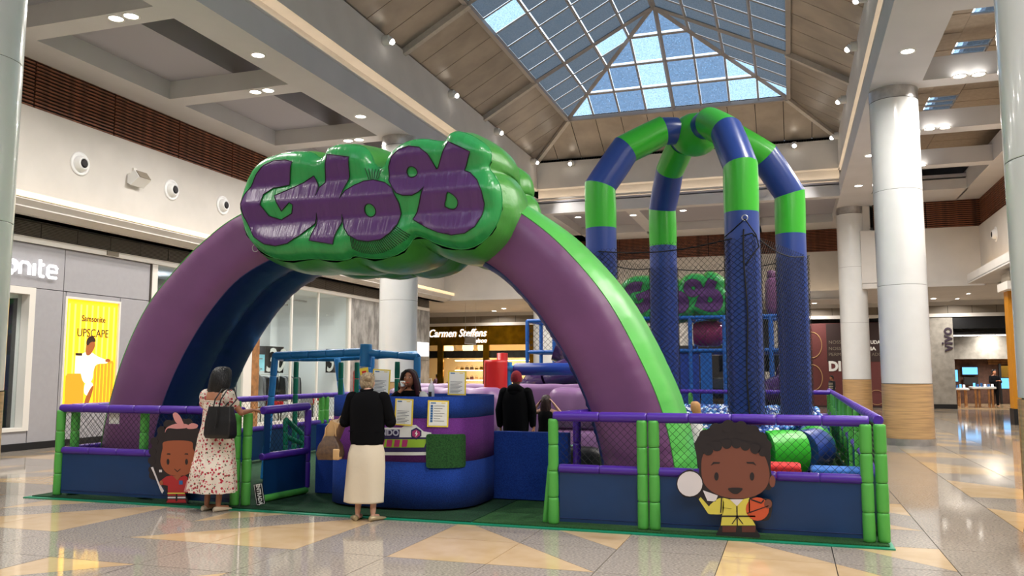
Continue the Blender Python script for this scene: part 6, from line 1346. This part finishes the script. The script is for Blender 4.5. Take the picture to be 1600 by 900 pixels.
sleeves(t, (b.x, 10.5, .03), a, .035, 'foam_teal', .2, 'rail_sleeve'); sleeves(t, (c_.x, 10.9, .03), c_, .035, 'foam_teal', .2, 'rail_sleeve'); sleeves(t, a, c_, .035, 'foam_teal', .3, 'rung_sleeve'); sleeves(t, fp(447, 682, 10.5), d_, .035, 'foam_teal', .3, 'rung_sleeve')
# ================= LILAC CASTLE =================
def puff(t, a, b, m, n='air_wall', cre=.5):
    (x0, y0, z0), (x1, y1, z1) = a, b; mb = MB(); rings = []; K_ = 26; L = x1-x0; hy, hz = (y1-y0)/2, (z1-z0)/2; cy, cz = (y0+y1)/2, (z0+z1)/2; nseg = max(1, round(L/cre))
    for i in range(K_*1+1):
        f_ = i/K_; e = min(f_, 1-f_)*L; sh = min(1, sqrt(max(0, 1-(1-min(e/.16, 1))**2))*.35+.65) if e < .16 else 1; pu = 1-.05*abs(cos(pi*f_*nseg))**6
        rings.append([(x0+f_*L, cy+hy*sh*pu*(abs(cos(t_))**.45)*(1 if cos(t_) > 0 else -1), cz+hz*sh*pu*(abs(sin(t_))**.45)*(1 if sin(t_) > 0 else -1)) for t_ in [2*pi*j/24 for j in range(24)]])
    return mb.loft(rings).obj(n, m, t)
t = thing('inflatable_castle', 'lilac inflatable walled bed behind the reception counter', 'inflatable', (0, 0, 0))
a = onY(640, 600, 14.2); b = onY(925, 600, 14.2); puff(t, (a.x, 14.0, .95), (b.x, 14.5, 1.42), 'lilac'); puff(t, (a.x, 14.0, .5), (b.x, 14.5, .97), 'lilac'); puff(t, (a.x, 14.0, .05), (b.x, 14.5, .52), 'lilac')
a = onY(610, 612, 12.6); b = onY(783, 612, 12.6); puff(t, (a.x, 12.3, .6), (b.x, 13.0, 1.38), 'lilac'); puff(t, (a.x, 12.3, .05), (b.x, 13.0, .62), 'lilac')
a = onY(856, 612, 12.9); b = onY(945, 612, 12.9); puff(t, (a.x, 12.8, .72), (b.x, 13.5, 1.38), 'lilac'); puff(t, (a.x, 12.8, .25), (b.x, 13.5, .74), 'lilac')
a = onY(780, 612, 13.6); bx('bed_mat', (a.x, 12.7, .03), (a.x+1.6, 13.95, .5), 'mint', t); puff(t, (onY(775, 0, 12.5).x, 12.42, .05), (onY(930, 0, 12.5).x, 12.72, .5), 'black', 'dark_base')
t = thing('red_pillar', 'wide red padded pillar behind the counter, nearer of two', 'pillar', (0, 0, 0), 'red padded pillars'); a = onY(757, 563, 13.4); b = onY(792, 563, 13.4); r_ = (b.x-a.x)/2; cx_ = (a.x+b.x)/2
MB().lathe((cx_, 13.4, 0), [(r_*.94, .03), (r_, .06), (r_, a.z-.04), (r_*.96, a.z), (.02, a.z+.01)], 28).obj('padded_drum', 'red_vinyl', t); MB().tube([(cx_-r_*.6, 13.4-r_*.82, .1), (cx_-r_*.6, 13.4-r_*.82, a.z-.05)], .004, 4).obj('seam', 'burgundy', t)
t = thing('red_pillar', 'narrow taller red padded pillar just behind the wide one', 'pillar', (0, 0, 0), 'red padded pillars'); a = onY(777, 552, 14.85); b = onY(793, 552, 14.85); MB().lathe(((a.x+b.x)/2, 14.85, 0), [((b.x-a.x)/2, .03), ((b.x-a.x)/2, a.z), (.02, a.z+.01)], 20).obj('padded_drum', 'red_vinyl', t)
t = thing('roller_bar', 'long horizontal navy padded bar on a blue joint above the lilac bed', 'padded bar', (0, 0, 0)); a = onY(804, 577, 13.6); b = onY(915, 577, 13.6); c_ = onY(792, 575, 13.6)
MB().tube([a, a.lerp(b, .02), a.lerp(b, .98), b], [.085, .105, .105, .085], 20).obj('padded_roller', 'navy_vinyl', t); MB().tube([c_, a], .06, 12).obj('joint', 'foam_sky', t); MB().lathe((c_.x+.04, 13.6, 0), [(.05, .05), (.05, c_.z+.1)], 12).obj('post', 'foam_sky', t); MB().lathe((b.x-.05, 13.6, 0), [(.05, .05), (.05, b.z+.1)], 12).obj('post', 'foam_sky', t)
# ================= FAR PLAY TOWER =================
TY = 24.6
tw = thing('play_tower', 'blue framed soft play tower with netting beyond the striped dome', 'play structure', (0, 0, 0))
def tx(px, Y=TY): return onY(px, 550, Y).x
zt, zm = onY(950, 499, TY).z, onY(950, 549, TY).z
pxs = [824, 866, 960, 1030, 1079, 1133, 1160, 1205, 1246]
for k, px in enumerate(pxs):
    for yy in (TY, TY+1.5): sleeves(tw, (tx(px), yy, .03), (tx(px), yy, zt), .06 if k not in (5,) else .07, 'tower_blue', .6, 'post_sleeve')
for z in (zt, zm):
    for yy in (TY, TY+1.5): sleeves(tw, (tx(pxs[0]), yy, z), (tx(pxs[-1]), yy, z), .055, 'tower_blue', .55, 'rail_sleeve')
for px in pxs: sleeves(tw, (tx(px), TY, zt), (tx(px), TY+1.5, zt), .05, 'tower_blue', .7, 'rail_sleeve'); sleeves(tw, (tx(px), TY, zm), (tx(px), TY+1.5, zm), .05, 'tower_blue', .7, 'rail_sleeve')
bx('deck', (tx(866), TY+.05, zm-.12), (tx(1246), TY+1.45, zm-.06), 'navy_vinyl', tw); bx('side_panel', (tx(1094), TY-.03, .3), (tx(1112), TY+.03, zm-.06), 'tower_blue', tw)
bx('side_panel', (tx(1033), TY-.02, .3), (tx(1092), TY+.02, zm-.1), 'navy_vinyl', tw); bx('dark_panel', (tx(1147), TY+1.4, zm), (tx(1205), TY+1.45, zt), 'black', tw); bx('dark_panel', (tx(1116), TY+1.6, 1.65), (tx(1240), TY+1.7, zm-.1), 'dark_cloth', tw)
stuff(netplane((tx(824), TY-.02), (tx(866), TY-.02), zm, zt, .13, .006).obj('net', 'net_black', tw)); stuff(netplane((tx(866), TY-.02), (tx(1246), TY-.02), zm, zt, .13, .006).obj('net', 'net_black', tw))
t = thing('tunnel', 'pink plastic crawl tunnel in the upper deck of the play tower', 'tunnel', (0, 0, 0)); a = onY(1088, 521, TY+.3); b = onY(1128, 521, TY+.3)
rings = [[(x, TY+.6+r_*cos(2*pi*j/24), a.z+r_*sin(2*pi*j/24)) for j in range(24)] for x, r_ in ((a.x-.1, .3), (a.x, .36), (a.x+.2, .38), (b.x-.15, .38), (b.x, .3), (b.x+.04, .15))]; MB().loft(rings).obj('tube_shell', 'slide_pink', t); MB().tube([(a.x+.28, TY+.6+.385*cos(j*pi/12), a.z+.385*sin(j*pi/12)) for j in range(24)], .02, 6, closed=True).obj('flange', 'slide_pink', t)
def slide(label, c, r, turns, z0, z1, rt, a0=0):
    t = thing('spiral_slide', label, 'slide', (0, 0, 0), 'purple tube slides'); n_ = int(turns*8)
    for k in range(n_):
        P = []
        for q in range(6):
            f_ = (k+q/5)/n_; a = a0+2*pi*turns*f_; P.append((c[0]+r*cos(a), c[1]+r*sin(a), z0+(z1-z0)*f_))
        MB().tube(P, [rt*.98, rt, rt, rt, rt, rt*.98], 20).obj('tube_section', 'slide_purple', t)
slide('dark purple spiral tube slide at the left of the play tower', (tx(872, 23.4), 23.2), .72, 1.1, .41, zm+.12, .42, 1.2)
slide('dark purple tube slide at the right of the play tower', (tx(1212, 23.4), 23.3), .5, 1.0, .37, zm-.5, .38, 1.2)
# sign on top of the tower: the same design, smaller in view
s2_ = thing('inflatable_sign', 'green sign with purple letters standing on the far play tower', 'inflatable', (0, 0, 0), 'green signs with purple letters')
P0 = onY(1138, 460, TY); P1 = onY(1138, 425, TY); P2 = onY(1138, 497, TY); fx = .92; scz = (P1.z-P2.z)/(max(p_[1] for p_ in outl)-min(p_[1] for p_ in outl))
xr = max(p_[0] for p_ in outl)
for o in SIGN:
    q = o.copy(); C.objects.link(q); q.parent = s2_
s2_.scale = (fx, .45, scz); s2_.location = (P0.x-xr*fx, TY+.1-SGY*.45, P1.z-max(p_[1] for p_ in outl)*scz)
t = thing('tower_inflatable', 'plum coloured block with a knob on top of the right end of the tower', 'inflatable', (0, 0, 0)); a = onY(1196, 487, TY+.3); b = onY(1222, 432, TY+.3); puff(t, (a.x, TY+.2, zt+.06), (b.x, TY+.9, b.z), 'pvc_purple', 'air_block'); c_ = onY(1198, 432, TY+.3); d_ = onY(1211, 421, TY+.3); puff(t, (c_.x, TY+.3, c_.z-.05), (d_.x, TY+.7, d_.z), 'pvc_purple', 'knob')
# sprinkler pipes and cables under the near left gallery roof
t = thing('sprinkler_pipe', 'thin sprinkler pipe crossing the first open coffer on the left', 'pipe', (0, 0, 0)); a = onZ(318, 102, 9.2); b = onZ(362, 80, 9.2); MB().tube([a, b], .02, 6).obj('pipe', 'coffer_metal', t)
for f_ in (.1, .7): q = a.lerp(b, f_); MB().tube([q, q+Vector((0, 0, -.15))], .02, 6).obj('sprinkler_head', 'dark_steel', t)
